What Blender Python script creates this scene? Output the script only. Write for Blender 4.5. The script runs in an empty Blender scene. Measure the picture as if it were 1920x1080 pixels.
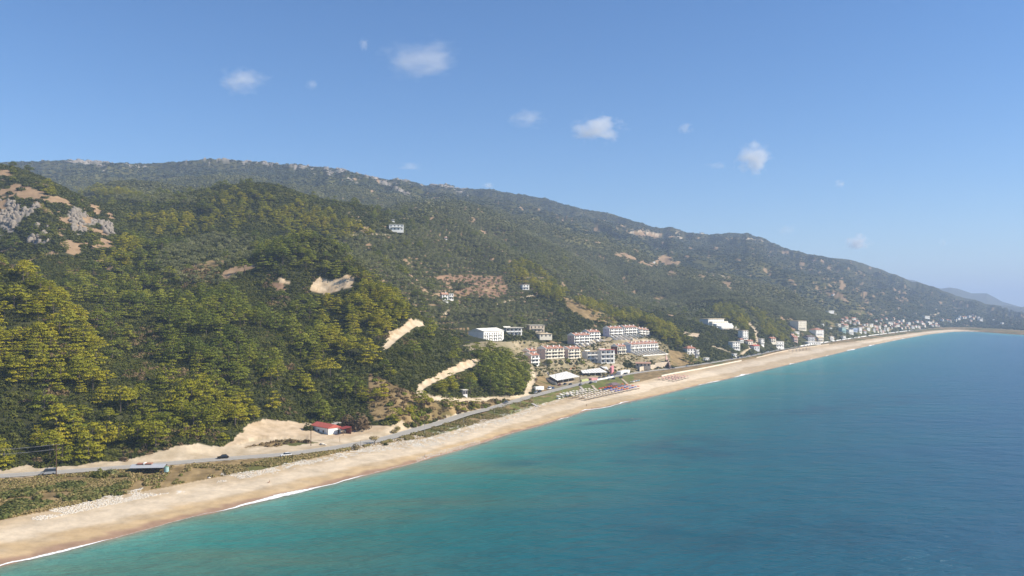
import bpy, math, random
import numpy as np
from mathutils import Vector, Matrix
R = math.radians
rng = np.random.default_rng(7)
random.seed(7)
S = bpy.context.scene
COL = S.collection
# ---------------------------------------------------------------- camera, sky, sun, exposure
CAMH, F, CX, HY = 62.0, 1500.0, 960.0, 578.0      # camera height (m), focal length and horizon in photo pixels
HAZE = 0.00013
cam = bpy.data.cameras.new('camera'); co = bpy.data.objects.new('camera', cam); COL.objects.link(co)
co.location = (0, 0, CAMH); co.rotation_euler = (R(90), 0, 0)
cam.sensor_width = 36; cam.lens = 36*F/1920; cam.shift_y = (HY-540)/1920
cam.clip_start = 1; cam.clip_end = 40000
S.camera = co
SUN_EL, SUN_AZ = 40.0, 100.0                       # azimuth clockwise from the view direction
W = bpy.data.worlds.new('World'); S.world = W; W.use_nodes = True
wn = W.node_tree.nodes; wl = W.node_tree.links
sky = wn.new('ShaderNodeTexSky'); sky.sky_type = 'NISHITA'; sky.sun_disc = False
sky.sun_elevation = R(SUN_EL); sky.sun_rotation = R(SUN_AZ); sky.altitude = 0; sky.air_density = 1.0; sky.dust_density = 0.3; sky.ozone_density = 4.0
hsv = wn.new('ShaderNodeHueSaturation'); hsv.inputs['Saturation'].default_value = 1.18; wl.new(sky.outputs[0], hsv.inputs['Color'])
tint = wn.new('ShaderNodeMix'); tint.data_type = 'RGBA'; tint.blend_type = 'MULTIPLY'; tint.inputs[0].default_value = 1; tint.inputs[7].default_value = (.88,.93,1.03,1)
wl.new(hsv.outputs[0], tint.inputs[6]); wl.new(tint.outputs[2], wn['Background'].inputs[0]); wn['Background'].inputs[1].default_value = 0.094
sd = bpy.data.lights.new('sun', 'SUN'); sd.energy = 5.0; sd.angle = R(0.5); sd.color = (1.0, 0.91, 0.76)
so = bpy.data.objects.new('sun', sd); COL.objects.link(so)
sdir = Vector((math.sin(R(SUN_AZ))*math.cos(R(SUN_EL)), math.cos(R(SUN_AZ))*math.cos(R(SUN_EL)), math.sin(R(SUN_EL))))
so.rotation_euler = (-sdir).to_track_quat('-Z', 'Y').to_euler(); so.location = (300, 0, 500)
S.view_settings.view_transform = 'Standard'; S.view_settings.look = 'None'; S.view_settings.gamma = 1
S.view_settings.exposure = 0.58
S.render.engine = 'CYCLES'
S.cycles.use_denoising = True
S.cycles.max_bounces = 6; S.cycles.transparent_max_bounces = 16; S.cycles.volume_bounces = 2
S.cycles.diffuse_bounces = 2; S.cycles.glossy_bounces = 2

# ---------------------------------------------------------------- noise
def _h(ix, iy, s):
    n = (ix.astype(np.int64)*374761393 + iy.astype(np.int64)*668265263 + s*974634777) & 0xffffffff
    n = ((n ^ (n >> 13))*1274126177) & 0xffffffff
    return ((n ^ (n >> 16)) & 0xffff)/65535.0
def vn(x, y, s=0):
    ix = np.floor(x); iy = np.floor(y); fx = x-ix; fy = y-iy
    fx = fx*fx*(3-2*fx); fy = fy*fy*(3-2*fy)
    a = _h(ix, iy, s); b = _h(ix+1, iy, s); c = _h(ix, iy+1, s); d = _h(ix+1, iy+1, s)
    return (a*(1-fx)+b*fx)*(1-fy)+(c*(1-fx)+d*fx)*fy
def fbm(x, y, s=0, o=4):
    t = 0; a = 1; n = 0
    for i in range(o):
        t = t+a*vn(x*2**i, y*2**i, s+i*17); n += a; a *= 0.5
    return t/n
def sst(a, b, x):
    t = np.clip((x-a)/(b-a), 0, 1); return t*t*(3-2*t)

# ---------------------------------------------------------------- coast, beach top and road as seen along each bearing
COAST = [(-500,1290),(-200,1130),(0,1062),(110,1035),(240,1003),(345,972),(400,962),(500,938),(600,912),(680,893),(760,873),(840,850),
 (900,832),(960,812),(1010,799),(1060,783),(1100,770),(1150,760),(1200,749),(1260,735),(1310,722),(1340,716),(1400,702),(1460,688),
 (1520,674),(1560,665),(1600,655),(1650,644),(1700,634),(1740,627),(1780,622.5),(1810,621.5),(1850,623),(1880,625.5),(1920,628),(2100,634),(2500,650)]
BTOP = [(-500,1130),(0,976),(95,957),(175,940),(240,927),(332,910),(387,898),(475,884),(575,862),(675,842),(725,832),(805,820),(875,800),(962,776),
 (1005,760),(1055,747),(1138,731),(1178,721),(1211,713),(1257,702),(1315,692),(1389,677),(1420,671),(1468,659),(1499,653.5),(1560,645),(1600,640.5),(1650,633),
 (1700,626),(1750,619.5),(1790,617.5),(1840,620.3),(1875,624.2),(1920,627.3),(2100,630),(2500,645)]
ROAD = [(-500,935),(0,893),(105,886),(240,876),(400,862),(540,852),(640,838),(720,824),(780,808),(840,790),(900,772),(960,755),(1020,737),(1080,722),
 (1140,708),(1200,698),(1260,691),(1330,681),(1400,669),(1440,661),(1500,650),(1560,641),(1620,631.5),(1700,621),(1745,615.5),(1790,613),(1850,615),(1920,620),(2100,626),(2500,640)]
def smooth_tab(tab, h, w=14):
    px = np.arange(-500, 2501, 2.0)
    y = np.interp(px, [p[0] for p in tab], [p[1] for p in tab])
    k = np.hanning(2*w+1); k /= k.sum()
    y = np.convolve(np.pad(y, w, mode='reflect', reflect_type='odd'), k, mode='valid')
    return px, (CAMH-h)*F/(y-HY)
cpx, cY = smooth_tab(COAST, 0.0, 10); bpx, bY = smooth_tab(BTOP, 3.0, 8); rpx, rY = smooth_tab(ROAD, 4.0, 22)
Yc = lambda px: np.interp(px, cpx, cY)
Yb = lambda px: np.interp(px, bpx, bY)
Yr = lambda px: np.interp(px, rpx, rY)

# ---------------------------------------------------------------- terrain control points: (photo column, photo row, distance) or (column, -height, distance)
P = []
def c(px, *yd):
    for a, d in yd: P.append((px, (CAMH+(HY-a)/F*d) if a > 0 else -a, d))
c(-350,(870,300),(700,345),(520,430),(-100,520),(-160,700),(-230,900),(-240,1400))
c(-120,(870,290),(700,345),(520,420),(-92,480),(420,700),(330,860),(-210,1000),(-230,1400))
c(0,(868,290),(800,312),(700,345),(600,385),(495,432),(-76,480),(485,650),(400,725),(345,790),(318,850),(-185,1000),(-210,1400),(-390,2000))
c(100,(862,300),(790,322),(700,350),(600,395),(563,412),(-58,450),(520,560),(470,640),(400,725),(362,800),(350,850),(-165,1000),(-220,1400),(-400,2000))
c(220,(853,306),(760,345),(690,377),(-33,420),(620,470),(560,560),(500,640),(450,720),(420,800),(395,900),(365,1100),(352,1350),(330,2000))
c(350,(832,318),(720,375),(600,480),(520,590),(480,680),(430,800),(390,900),(370,970),(-188,1150),(350,1600))
c(480,(797,362),(700,410),(600,500),(540,580),(490,680),(450,760),(400,860),(346,1000),(-190,1200),(-290,1600))
c(600,(775,392),(700,440),(620,520),(560,572),(540,588),(515,598),(455,650),(-110,700),(-113,760),(430,850),(375,1000),(-172,1200),(-260,1600))
c(535,(-95,600),(470,650),(-108,700))
c(680,(765,398),(690,450),(620,510),(560,560),(520,600),(511,612),(-83,655),(480,800),(440,900),(400,1000),(-172,1200),(-230,1600))
c(770,(765,398),(690,450),(620,520),(587,560),(-46,600),(560,700),(520,780),(480,880),(440,970),(425,1030),(408,1200),(393,1500))
c(850,(765,428),(740,450),(700,495),(662,580),(636,665),(600,765),(560,850),(520,930),(470,1060),(420,1300),(390,1700))
c(930,(738,505),(700,540),(650,620),(638,680),(600,760),(560,860),(500,1050),(450,1350),(400,1900))
c(1010,(727,570),(712,622),(692,668),(673,700),(640,790),(600,860),(560,940),(520,1050),(470,1350),(420,1900))
c(1090,(712,640),(702,670),(686,712),(673,735),(648,790),(610,860),(575,925),(-60,990),(520,1300),(450,1900),(415,2400))
c(1150,(698,715),(686,735),(667,770),(640,825),(614,890),(602,910),(-44,960),(560,1200),(500,1700))
c(1225,(690,768),(680,785),(662,812),(640,860),(622,895),(610,925),(-30,980),(560,1400),(500,1850))
c(1300,(673,860),(640,950),(610,1050),(560,1400),(500,2000),(455,2800))
c(1400,(655,1010),(630,1070),(600,1200),(560,1600),(500,2200))
c(1500,(637,1280),(605,1400),(560,1800),(520,2300))
c(1600,(617,1650),(590,1900),(550,2400),(520,2900))
c(1700,(609,2150),(580,2600),(550,3100))
c(1800,(611,2350),(600,2600),(578,3200))
c(1900,(-7,2050),(606,2500),(592,3200))
c(2100,(-8,1950),(-14,2400),(-40,4000)); c(2400,(-8,1900),(-20,2600),(-40,4000))
RIDGE = [(-500,300),(0,303),(50,304),(150,301),(250,308),(350,303),(400,298),(470,303),(560,310),(640,318),(700,333),(725,338),(742,334),(770,341),(800,348),
 (830,346),(860,355),(910,355),(960,362),(1020,372),(1080,390),(1140,400),(1200,418),(1220,424),(1240,428),(1256,426),(1290,437),(1330,440),(1370,436),(1400,438),(1430,447),
 (1470,465),(1520,478),(1600,488),(1660,508),(1700,524),(1750,538),(1800,556),(1840,566),(1880,576),(1920,583),(2000,592),(2500,600)]
RY = [(-500,2700),(0,2800),(700,3000),(860,3300),(1400,3500),(1700,4200),(2500,4800)]
rdx = [p[0] for p in RIDGE]; rdy = [p[1] for p in RIDGE]
for px in range(-400, 2401, 100):
    yr = float(Yr(px)); P.append((px, 4.0, yr)); P.append((px, 4.6, yr*1.025)); P.append((px, 3.5, yr*0.93))
    d = float(np.interp(px, *zip(*RY))); h = CAMH+(HY-np.interp(px, rdx, rdy))/F*d
    P.append((px, h, d)); P.append((px, h*0.85, d*1.15)); P.append((px, h*0.3, d*1.7)); P.append((px, h*0.1+5, d*2.5))
P = np.array(P)
pa = (P[:,0]-CX)/F; pb = np.log(P[:,2])*0.75; ps = P[:,1]/P[:,2]
def U(r2): return 0.5*r2*np.log(r2+1e-12)
n = len(P)
K = U((pa[:,None]-pa)**2+(pb[:,None]-pb)**2)+np.eye(n)*2e-4
Q = np.c_[np.ones(n), pa, pb]
A = np.block([[K, Q],[Q.T, np.zeros((3,3))]])
sol = np.linalg.solve(A, np.r_[ps, 0,0,0])
gx = np.r_[np.arange(-500,-60,14.0), np.arange(-60,1985,2.5), np.arange(1985,2500,14.0)]
gl = np.r_[np.arange(math.log(135), math.log(1050), 0.0042), np.arange(math.log(1050), math.log(13000), 0.0085)]
gy = np.exp(gl)
cu = np.arange(-520,2540,15.0); cl = np.arange(math.log(130), math.log(13100), 0.02)
ca, cb = np.meshgrid((cu-CX)/F, cl*0.75)
val = np.zeros(ca.shape)
for i in range(n): val += sol[i]*U((ca-pa[i])**2+(cb-pb[i])**2)
val += sol[n]+sol[n+1]*ca+sol[n+2]*cb
def bil(arr, xs, ys, x, y):
    i = np.clip(np.searchsorted(xs, x)-1, 0, len(xs)-2); j = np.clip(np.searchsorted(ys, y)-1, 0, len(ys)-2)
    tx = np.clip((x-xs[i])/(xs[i+1]-xs[i]), 0, 1); ty = np.clip((y-ys[j])/(ys[j+1]-ys[j]), 0, 1)
    return (arr[j,i]*(1-tx)+arr[j,i+1]*tx)*(1-ty)+(arr[j+1,i]*(1-tx)+arr[j+1,i+1]*tx)*ty
GX, GL = np.meshgrid(gx, gl); GY = np.exp(GL); WX = (GX-CX)/F*GY
H = bil(val, cu, cl, GX, GL)*GY
# relief: gullies and lumps, none by the road
yrg = Yr(GX); ycg = Yc(GX); ybg = Yb(GX)
amp = sst(1.04, 1.5, GY/yrg)
H = np.maximum(H, 3.8)
r1 = 1-np.abs(2*fbm(WX/260, GY/330, 3, 4)-1)
H += amp*((r1-0.7)*np.clip(GY/3000, 0, 1.2)**1.3*125 + (fbm(WX/60, GY/60, 9, 4)-0.5)*np.clip(GY/900, .3, 3)*5.5)
# far ridge matched to the photograph's skyline
tr = np.interp(gx, rdx, rdy)+ (fbm(gx/14, gx*0, 5, 3)-0.5)*4.0
dR = np.interp(gx, *zip(*RY))
wR = sst(0.45, 0.97, GY/dR)*(1-sst(1.0, 1.5, GY/dR))
for it in range(3):
    py = HY-(H-CAMH)*F/GY
    sel = np.where((GY > 0.75*dR) & (GY < 1.35*dR), py, 9999)
    cur = sel.min(0)
    H += wR*((cur-tr)/F*dR)
# blue hills behind, to the right
B2 = [(1560,600),(1640,560),(1690,522),(1715,526),(1745,537),(1765,541),(1780,539),(1795,541),(1822,550),(1850,550),(1862,556),(1880,566),(1920,577),(1980,590),(2100,600)]
t2 = np.interp(gx, [p[0] for p in B2], [p[1] for p in B2], left=700, right=700)
h2 = np.where(t2 < 690, CAMH+(HY-t2)/F*7800, 0)
H = np.maximum(H, h2*np.exp(-((GY-7800)/900)**2))
# beach
def beach_profile(px, Y):
    yc = Yc(px); yb = np.maximum(Yb(px), yc*1.005); yr = np.maximum(Yr(px)-5, yb*1.004)
    d = Y-yc
    h = np.where(d < 0, np.maximum(d*0.10, -6), 0)
    t = np.clip(d/(yb-yc), 0, 1); h = np.where(d >= 0, 3.0*t**0.8, h)
    t2 = np.clip((Y-yb)/(yr-yb), 0, 1); h = np.where(Y > yb, 3.0+t2*1.0, h)
    return h
bp = beach_profile(GX, GY)
tb = sst(1.008, 1.05, GY/yrg)
bump = np.where((GY > ybg*1.002) & (GY < yrg-6), (fbm(WX/3, GY/3, 4, 3)-0.4)*0.8, 0)+np.where((GY > ycg) & (GY < ybg), (fbm(WX/9, GY/5, 14, 3)-0.5)*0.25, 0)
H = bp*(1-tb)+H*tb+bump
# level building plots cut into the slope: column, row, distance, length, depth, turn, fall of the front garden, its length
PADS = [(996,687,682,10,10,42,0,3),(992,671,712,9,9,42,0,2),(1023,673,700,24,10.5,44,.10,7),(1066,672.5,716,16,10,44,.1,7),(1100,680.5,735,17,8,42,0,5),(1128,681.5,728,15,7,36,0,6),
 (1077,645,785,24,9,45,.28,8),(1104,638,815,19,9,45,.28,9),(1143,631,835,24,9,45,.28,10),(1171,629,860,24,9,45,.28,11),(1198,630,890,21,9,48,.28,12),(1183,661,800,50,11,46,.28,11),(1158,664,782,13,9,40,.1,4),
 (907,641,690,34,12.5,62,0,6),(948,630,745,17,13,26,.05,6),(993,623,790,20,11,24,0,5),(1328,614,1090,50,16,42,.42,21)]
def pads(H, X, Y):
    for px,py,Yp,L_,D,rz,fall,fl in PADS:
        x0, y0, z0 = (px-CX)/F*Yp, Yp, CAMH+(HY-py)/F*Yp; cth, sth = math.cos(R(rz)), math.sin(R(rz))
        s = (np.abs(X-x0) < L_+60) & (np.abs(Y-y0) < L_+60)
        if not s.any(): continue
        dx = X[s]-x0; dy = Y[s]-y0; lx = dx*cth+dy*sth; ly = -dx*sth+dy*cth
        ex = np.maximum(np.maximum(-lx-1, lx-L_-1), 0); ey = np.maximum(np.maximum(-ly-fl, ly-D-1.5), 0); d = np.hypot(ex, ey); w = 1-sst(0, 9, d)
        zt = z0-.25-fall*np.clip(-ly, 0, fl); H[s] = H[s]*(1-w)+zt*w
    return H
H = pads(H, WX, GY)
PYg = HY-(H-CAMH)*F/GY
def hs(X, Y):
    X = np.asarray(X, float); Y = np.asarray(Y, float)
    return bil(H, gx, gl, X/Y*F+CX, np.log(Y))
def hit(px, py, ymin=0):
    """first ground point seen at this pixel of the photograph"""
    i = int(np.clip(np.searchsorted(gx, px)-1, 0, len(gx)-2)); t = (px-gx[i])/(gx[i+1]-gx[i])
    col = PYg[:,i]*(1-t)+PYg[:,i+1]*t
    k = np.where((col <= py) & (gy > ymin))[0]
    if len(k) == 0: k = [int(np.argmin(col))]
    Y = float(gy[k[0]])
    if k[0] > 0 and col[k[0]-1] > py:
        a, b = col[k[0]-1], col[k[0]]; Y = float(gy[k[0]-1]+(gy[k[0]]-gy[k[0]-1])*(a-py)/(a-b+1e-9))
    X = (px-CX)/F*Y
    return X, Y, float(hs(X, Y))
def inpoly(px, py, poly):
    r = np.zeros(px.shape, bool); m = len(poly)
    for i in range(m):
        x0, y0 = poly[i]; x1, y1 = poly[(i+1) % m]
        if y0 == y1: continue
        cnd = ((y0 > py) != (y1 > py)) & (px < (x1-x0)*(py-y0)/(y1-y0)+x0)
        r ^= cnd
    return r
def dline(px, py, pts, wy=1.0):
    d = np.full(px.shape, 1e9)
    for (x0,y0),(x1,y1) in zip(pts[:-1], pts[1:]):
        vx, vy = x1-x0, (y1-y0)*wy
        t = np.clip(((px-x0)*vx+(py-y0)*wy*vy)/(vx*vx+vy*vy), 0, 1)
        d = np.minimum(d, np.hypot(px-x0-t*vx, (py-y0)*wy-t*vy))
    return d
# ---------------------------------------------------------------- materials
def new_mat(name):
    m = bpy.data.materials.new(name); m.use_nodes = True
    nt = m.node_tree; b = nt.nodes['Principled BSDF']; b.inputs['Specular IOR Level'].default_value = 0.25
    return m, nt, b
MATS = {}
def M(name, col=(.5,.5,.5), rough=0.8, metal=0.0, var=0.12, scale=0.6, bump=0.0):
    if name in MATS: return MATS[name]
    m, nt, b = new_mat(name)
    N = nt.nodes; L = nt.links
    tc = N.new('ShaderNodeTexCoord'); nz = N.new('ShaderNodeTexNoise'); nz.inputs['Scale'].default_value = scale; nz.inputs['Detail'].default_value = 5
    L.new(tc.outputs['Object'], nz.inputs['Vector'])
    mx = N.new('ShaderNodeMix'); mx.data_type = 'RGBA'
    mx.inputs[6].default_value = (*[max(0, x*(1-var*1.6)) for x in col], 1); mx.inputs[7].default_value = (*[min(1, x*(1+var)) for x in col], 1)
    L.new(nz.outputs[0], mx.inputs[0]); L.new(mx.outputs[2], b.inputs['Base Color'])
    b.inputs['Roughness'].default_value = rough; b.inputs['Metallic'].default_value = metal
    if bump:
        bp_ = N.new('ShaderNodeBump'); bp_.inputs['Strength'].default_value = bump; L.new(nz.outputs[0], bp_.inputs['Height']); L.new(bp_.outputs[0], b.inputs['Normal'])
    MATS[name] = m; return m
def leaf_mat(name, c0, c1, c2, trans=0.25, patch=0.02):
    """foliage: colour differs from plant to plant and within a crown"""
    c0, c1, c2 = [tuple(x*1.18 for x in q) for q in (c0, c1, c2)]
    m, nt, b = new_mat(name); N = nt.nodes; L = nt.links
    oi = N.new('ShaderNodeObjectInfo'); geo = N.new('ShaderNodeNewGeometry')
    n1 = N.new('ShaderNodeTexNoise'); n1.inputs['Scale'].default_value = 0.55; n1.inputs['Detail'].default_value = 3; L.new(geo.outputs['Position'], n1.inputs['Vector'])
    n2 = N.new('ShaderNodeTexNoise'); n2.inputs['Scale'].default_value = patch; n2.inputs['Detail'].default_value = 3; L.new(geo.outputs['Position'], n2.inputs['Vector'])
    a = N.new('ShaderNodeMath'); a.operation = 'MULTIPLY_ADD'; a.inputs[1].default_value = 0.45; L.new(oi.outputs['Random'], a.inputs[0])
    a2 = N.new('ShaderNodeMath'); a2.operation = 'MULTIPLY'; a2.inputs[1].default_value = 0.3; L.new(n1.outputs[0], a2.inputs[0]); L.new(a2.outputs[0], a.inputs[2])
    a3 = N.new('ShaderNodeMath'); a3.operation = 'MULTIPLY_ADD'; a3.inputs[1].default_value = 0.9; L.new(n2.outputs[0], a3.inputs[0]); L.new(a.outputs[0], a3.inputs[2])
    a4 = N.new('ShaderNodeMath'); a4.operation = 'SUBTRACT'; a4.inputs[1].default_value = 0.33; L.new(a3.outputs[0], a4.inputs[0])
    r = N.new('ShaderNodeValToRGB'); r.color_ramp.elements[0].position = 0.15; r.color_ramp.elements[1].position = 0.85
    r.color_ramp.elements[0].color = (*c0,1); r.color_ramp.elements[1].color = (*c2,1); e = r.color_ramp.elements.new(0.5); e.color = (*c1,1)
    L.new(a4.outputs[0], r.inputs[0]); L.new(r.outputs[0], b.inputs['Base Color']); b.inputs['Roughness'].default_value = 0.65
    tr_ = N.new('ShaderNodeBsdfTranslucent'); L.new(r.outputs[0], tr_.inputs[0]); ms = N.new('ShaderNodeMixShader'); ms.inputs[0].default_value = trans
    L.new(b.outputs[0], ms.inputs[1]); L.new(tr_.outputs[0], ms.inputs[2]); L.new(ms.outputs[0], N['Material Output'].inputs[0])
    MATS[name] = m; return m

# ---------------------------------------------------------------- what covers the ground where
T_ROCK, T_TAN, T_CLIFF, T_DIRT, T_RED, T_DRY, T_LAWN, T_PLAZA, T_GRAV = 1,2,3,4,5,6,7,8,9
TRACKS = [([(1000,743),(940,746),(890,749),(840,748),(805,744),(787,735),(790,723),(820,709),(850,696),(880,684),(893,678)],6.5,(380,640)),
 ([(722,650),(738,635),(762,618),(780,603),(789,607)],7.0,(430,700)),
 ([(395,858),(430,842),(480,825),(560,822),(640,828),(700,815),(745,812)],7.0,(300,420)),
 ([(870,655),(900,652),(960,668),(985,680)],2.0,(550,900)),
 ([(985,742),(994,722),(1001,704),(993,690)],6.5,(480,700)),
 ([(1040,665),(1075,652),(1095,648),(1130,638),(1160,634),(1230,640)],3.6,(600,900)),
 ([(1385,668),(1420,640),(1416,618),(1405,606)],3.2,(900,1400)),
 ([(1235,672),(1250,668)],2.0,(700,900)),
 ([(1255,622),(1290,626),(1310,632)],1.2,(800,1300)),
 ([(1335,648),(1365,658),(1378,663)],1.6,(800,1300)),
 ([(925,572),(965,560),(1010,551)],1.3,(700,1200)),
 ([(835,588),(848,578)],3.0,(600,900)),
 ([(1310,509),(1340,512),(1365,520),(1386,529)],1.1,(1200,3000)),
 ([(1735,592),(1752,590),(1770,583)],0.7,(1500,4500)),
 ([(1890,601),(1896,594)],0.5,(1500,4500)),
 ([(650,441),(700,438),(735,441)],1.2,(700,1400)),
 ([(1180,437),(1200,432),(1240,440),(1285,446)],1.0,(1500,4500)),
 ([(1382,445),(1430,451)],1.0,(1500,4500))]
ZON = [(T_DIRT,[(392,862),(420,838),(468,795),(498,786),(560,792),(640,800),(700,798),(745,800),(790,806),(720,826),(640,840),(540,853)],(280,440)),
 (T_DRY,[(423,852),(470,836),(525,826),(580,823),(600,828),(640,832),(570,842),(480,851)],(280,440)),
 (T_DRY,[(690,700),(760,730),(790,745),(900,752),(960,750),(940,762),(880,780),(780,800),(700,790),(690,760)],(380,640)),
 (T_CLIFF,[(785,733),(794,714),(830,695),(870,678),(905,668),(905,674),(865,689),(820,707),(795,722)],(400,640)),
 (T_CLIFF,[(722,640),(728,622),(755,612),(770,597),(780,600),(765,613),(738,628)],(430,700)),
 (T_CLIFF,[(578,542),(590,527),(600,519),(618,524),(640,521),(652,512),(664,522),(660,538),(640,542),(615,552),(592,547)],(400,720)),
 (T_CLIFF,[(518,521),(530,522),(545,530),(535,534),(522,528)],(400,720)),
 (T_RED,[(505,528),(530,532),(535,545),(515,545)],(400,720)),
 (T_TAN,[(408,528),(420,508),(445,497),(478,495),(480,503),(450,512),(430,524)],(500,900)),
 (T_DRY,[(330,518),(345,500),(400,488),(430,478),(430,492),(400,512),(380,525)],(500,900)),
 (T_RED,[(816,517),(870,516),(940,518),(948,530),(905,536),(860,530),(820,524)],(700,1300)),
 (T_RED,[(885,538),(950,533),(953,548),(930,560),(870,556),(850,548)],(700,1300)),
 (T_TAN,[(780,548),(830,550),(870,554),(860,558),(790,553)],(650,1300)),
 (T_DRY,[(1050,556),(1075,560),(1110,580),(1150,592),(1165,606),(1150,612),(1110,603),(1080,588),(1060,575)],(700,1300)),
 (T_DRY,[(1245,655),(1275,660),(1310,668),(1336,677),(1262,690),(1250,680)],(700,1100)),
 (T_DIRT,[(1280,622),(1312,626),(1308,633),(1290,633)],(800,1300)),
 (T_PLAZA,[(868,648),(905,640),(1000,640),(1050,652),(1085,648),(1130,628),(1225,634),(1250,648),(1255,690),(1200,698),(1140,709),(1080,723),(1012,738),(1003,705),(985,690),(950,664),(920,660),(880,658)],(450,1100)),
 (T_DRY,[(1002,738),(1005,706),(1014,700),(1044,722),(1030,731)],(450,700)),
 (T_DIRT,[(975,668),(990,650),(1050,652),(1060,660),(1010,672)],(550,900)),
 (T_ROCK,[(0,375),(20,373),(38,385),(48,400),(32,425),(20,438),(0,425)],(450,1000)),
 (T_ROCK,[(45,395),(62,385),(75,388),(90,425),(95,452),(72,460),(48,452),(52,425)],(450,1000)),
 (T_ROCK,[(0,440),(14,448),(24,476),(10,476),(0,462)],(450,1000)),
 (T_ROCK,[(127,400),(140,390),(155,398),(175,412),(208,418),(216,440),(190,443),(175,425),(160,445),(135,438)],(450,1000)),
 (T_TAN,[(0,335),(30,343),(80,362),(125,373),(130,380),(85,380),(40,372),(0,356)],(450,1100)),
 (T_TAN,[(100,425),(118,440),(150,462),(148,482),(125,476),(112,455)],(450,1000)),
 (T_TAN,[(60,375),(95,395),(100,405),(80,400)],(450,1000)),
 (T_TAN,[(165,382),(205,390),(215,412),(180,402)],(450,1100)),
 (T_TAN,[(150,403),(170,408),(172,420),(155,422)],(450,1000)),
 (T_ROCK,[(120,303),(195,299),(205,306),(150,308)],(1500,5000)),(T_ROCK,[(370,303),(400,295),(470,300),(560,308),(640,316),(665,324),(600,319),(540,314),(460,308),(400,307)],(1500,5000)),
 (T_ROCK,[(700,336),(720,338),(755,354),(785,374),(775,374),(745,358),(720,345)],(1500,5000)),(T_ROCK,[(733,334),(748,330),(764,337),(748,338)],(1500,5000)),(T_ROCK,[(800,346),(835,345),(855,352),(815,349)],(1500,5000)),
 (T_TAN,[(1150,486),(1163,475),(1180,478),(1200,486),(1220,492),(1240,478),(1258,483),(1277,503),(1255,498),(1210,499),(1180,490)],(1300,3500)),
 (T_TAN,[(1175,436),(1198,431),(1235,436),(1270,446),(1240,446),(1190,440)],(1500,5000)),
 (T_TAN,[(900,430),(912,434),(915,444),(905,443)],(900,3000)),(T_TAN,[(925,438),(936,444),(928,447)],(900,3000)),
 (T_DRY,[(1540,598),(1562,606),(1570,615),(1555,612)],(1000,2600)),
 (T_TAN,[(1460,600),(1467,592),(1475,594),(1470,602)],(1000,2600)),(T_TAN,[(1474,608),(1484,605),(1492,618),(1483,622)],(1000,2600)),
 (T_DRY,[(1225,557),(1245,556),(1252,563),(1235,566),(1222,563)],(900,2600))]
def hs0(X, Y): return bil(H, gx, gl, X/Y*F+CX, np.log(Y))
def ground_class(px, py, Y, X):
    jx = (fbm(X/6*400/np.maximum(Y,200), Y/9*400/np.maximum(Y,200), 31, 3)-0.5)*9; jy = (fbm(X/6*400/np.maximum(Y,200)+50, Y/9*400/np.maximum(Y,200), 37, 3)-0.5)*5
    qx = px+jx; qy = py+jy; k = np.zeros(px.shape, np.int8)
    for cl_, poly, (a, b) in ZON:
        bx = [p[0] for p in poly]; by = [p[1] for p in poly]
        s = np.where((qx > min(bx)) & (qx < max(bx)) & (qy > min(by)) & (qy < max(by)) & (Y > a) & (Y < b))
        if len(s[0]): 
            ok = inpoly(qx[s], qy[s], poly)
            if cl_ == T_ROCK: ok &= fbm(X[s]/(9+Y[s]/260), Y[s]/(16+Y[s]/120), 73, 4) > (.43 if b < 1200 else .53)
            if cl_ == T_TAN: ok &= fbm(X[s]/(7+Y[s]/300), Y[s]/(12+Y[s]/150), 74, 3) > .40
            k[tuple(i[ok] for i in s)] = cl_
    # rocky summit strip and bare specks on the right-hand slopes
    sky_ = np.interp(px, rdx, rdy)
    rk = (fbm(X/22, Y/60, 71, 4) > 0.60+0.02*(py-sky_)/2) & (px > 60) & (px < 880) & (py-sky_ < 22) & (Y > 1500)
    k[rk] = T_ROCK
    sp = (fbm(X/20, Y/34, 77, 3) > 0.735-0.02*sst(1500, 1700, px)) & (px > 1120) & (Y > 1100) & (py > sky_+4) & (Y < 5000); k[sp] = T_TAN
    sp = (fbm(X/14, Y/26, 79, 3) > 0.75) & (px > 640) & (px < 1150) & (Y > 750) & (Y < 2600); k[sp] = T_TAN
    sp = (fbm(X/12, Y/12, 81, 3) > 0.66) & (px < 220) & (Y > 560) & (Y < 850); k[sp] = T_TAN
    for pts, w, (a, b) in TRACKS:
        s = np.where((px > min(p[0] for p in pts)-9) & (px < max(p[0] for p in pts)+9) & (py > min(p[1] for p in pts)-9) & (py < max(p[1] for p in pts)+9) & (Y > a) & (Y < b))
        if len(s[0]):
            d = dline(px[s], py[s], pts, 1.6); ok = d < w+jx[s]*0.15; k[tuple(i[ok] for i in s)] = T_GRAV
    tv = (np.abs(((hs0(X,Y)/5.2) % 1)-.5) < .055) & (px > 640) & (px < 1240) & (Y > 640) & (Y < 1500) & (fbm(X/26, Y/26, 83, 3) > .55); k[tv & (k == 0)] = T_TAN
    yr = Yr(px); s = (Y > yr-8) & (Y < yr+7+fbm(X/5,Y/5,3,2)*5+6*sst(200,330,px)*(px<760)); k[s] = T_GRAV
    s = (Y > Yb(px)) & (Y <= yr-5+2*fbm(X/4,Y/4,8,2)); k[s] = T_DRY
    s &= (px > 955) & (px < 1190) & (fbm(X/3,Y/3,5,2) > 0.35); k[s] = T_LAWN
    k[(Y <= Yb(px)) & (k != T_LAWN)] = 20
    return k
CLS = ground_class(GX, PYg, GY, WX)
C3 = lambda a: np.array(a)
n1 = fbm(WX/4, GY/4, 101, 4)[...,None]; n2 = fbm(WX/30, GY/45, 103, 4)[...,None]; n3 = fbm(WX/1.2, GY/1.2, 105, 2)[...,None]; n4 = fbm(WX/140, GY/220, 107, 4)[...,None]
def mixc(a, b, t): return C3(a)*(1-t)+C3(b)*t
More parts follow.
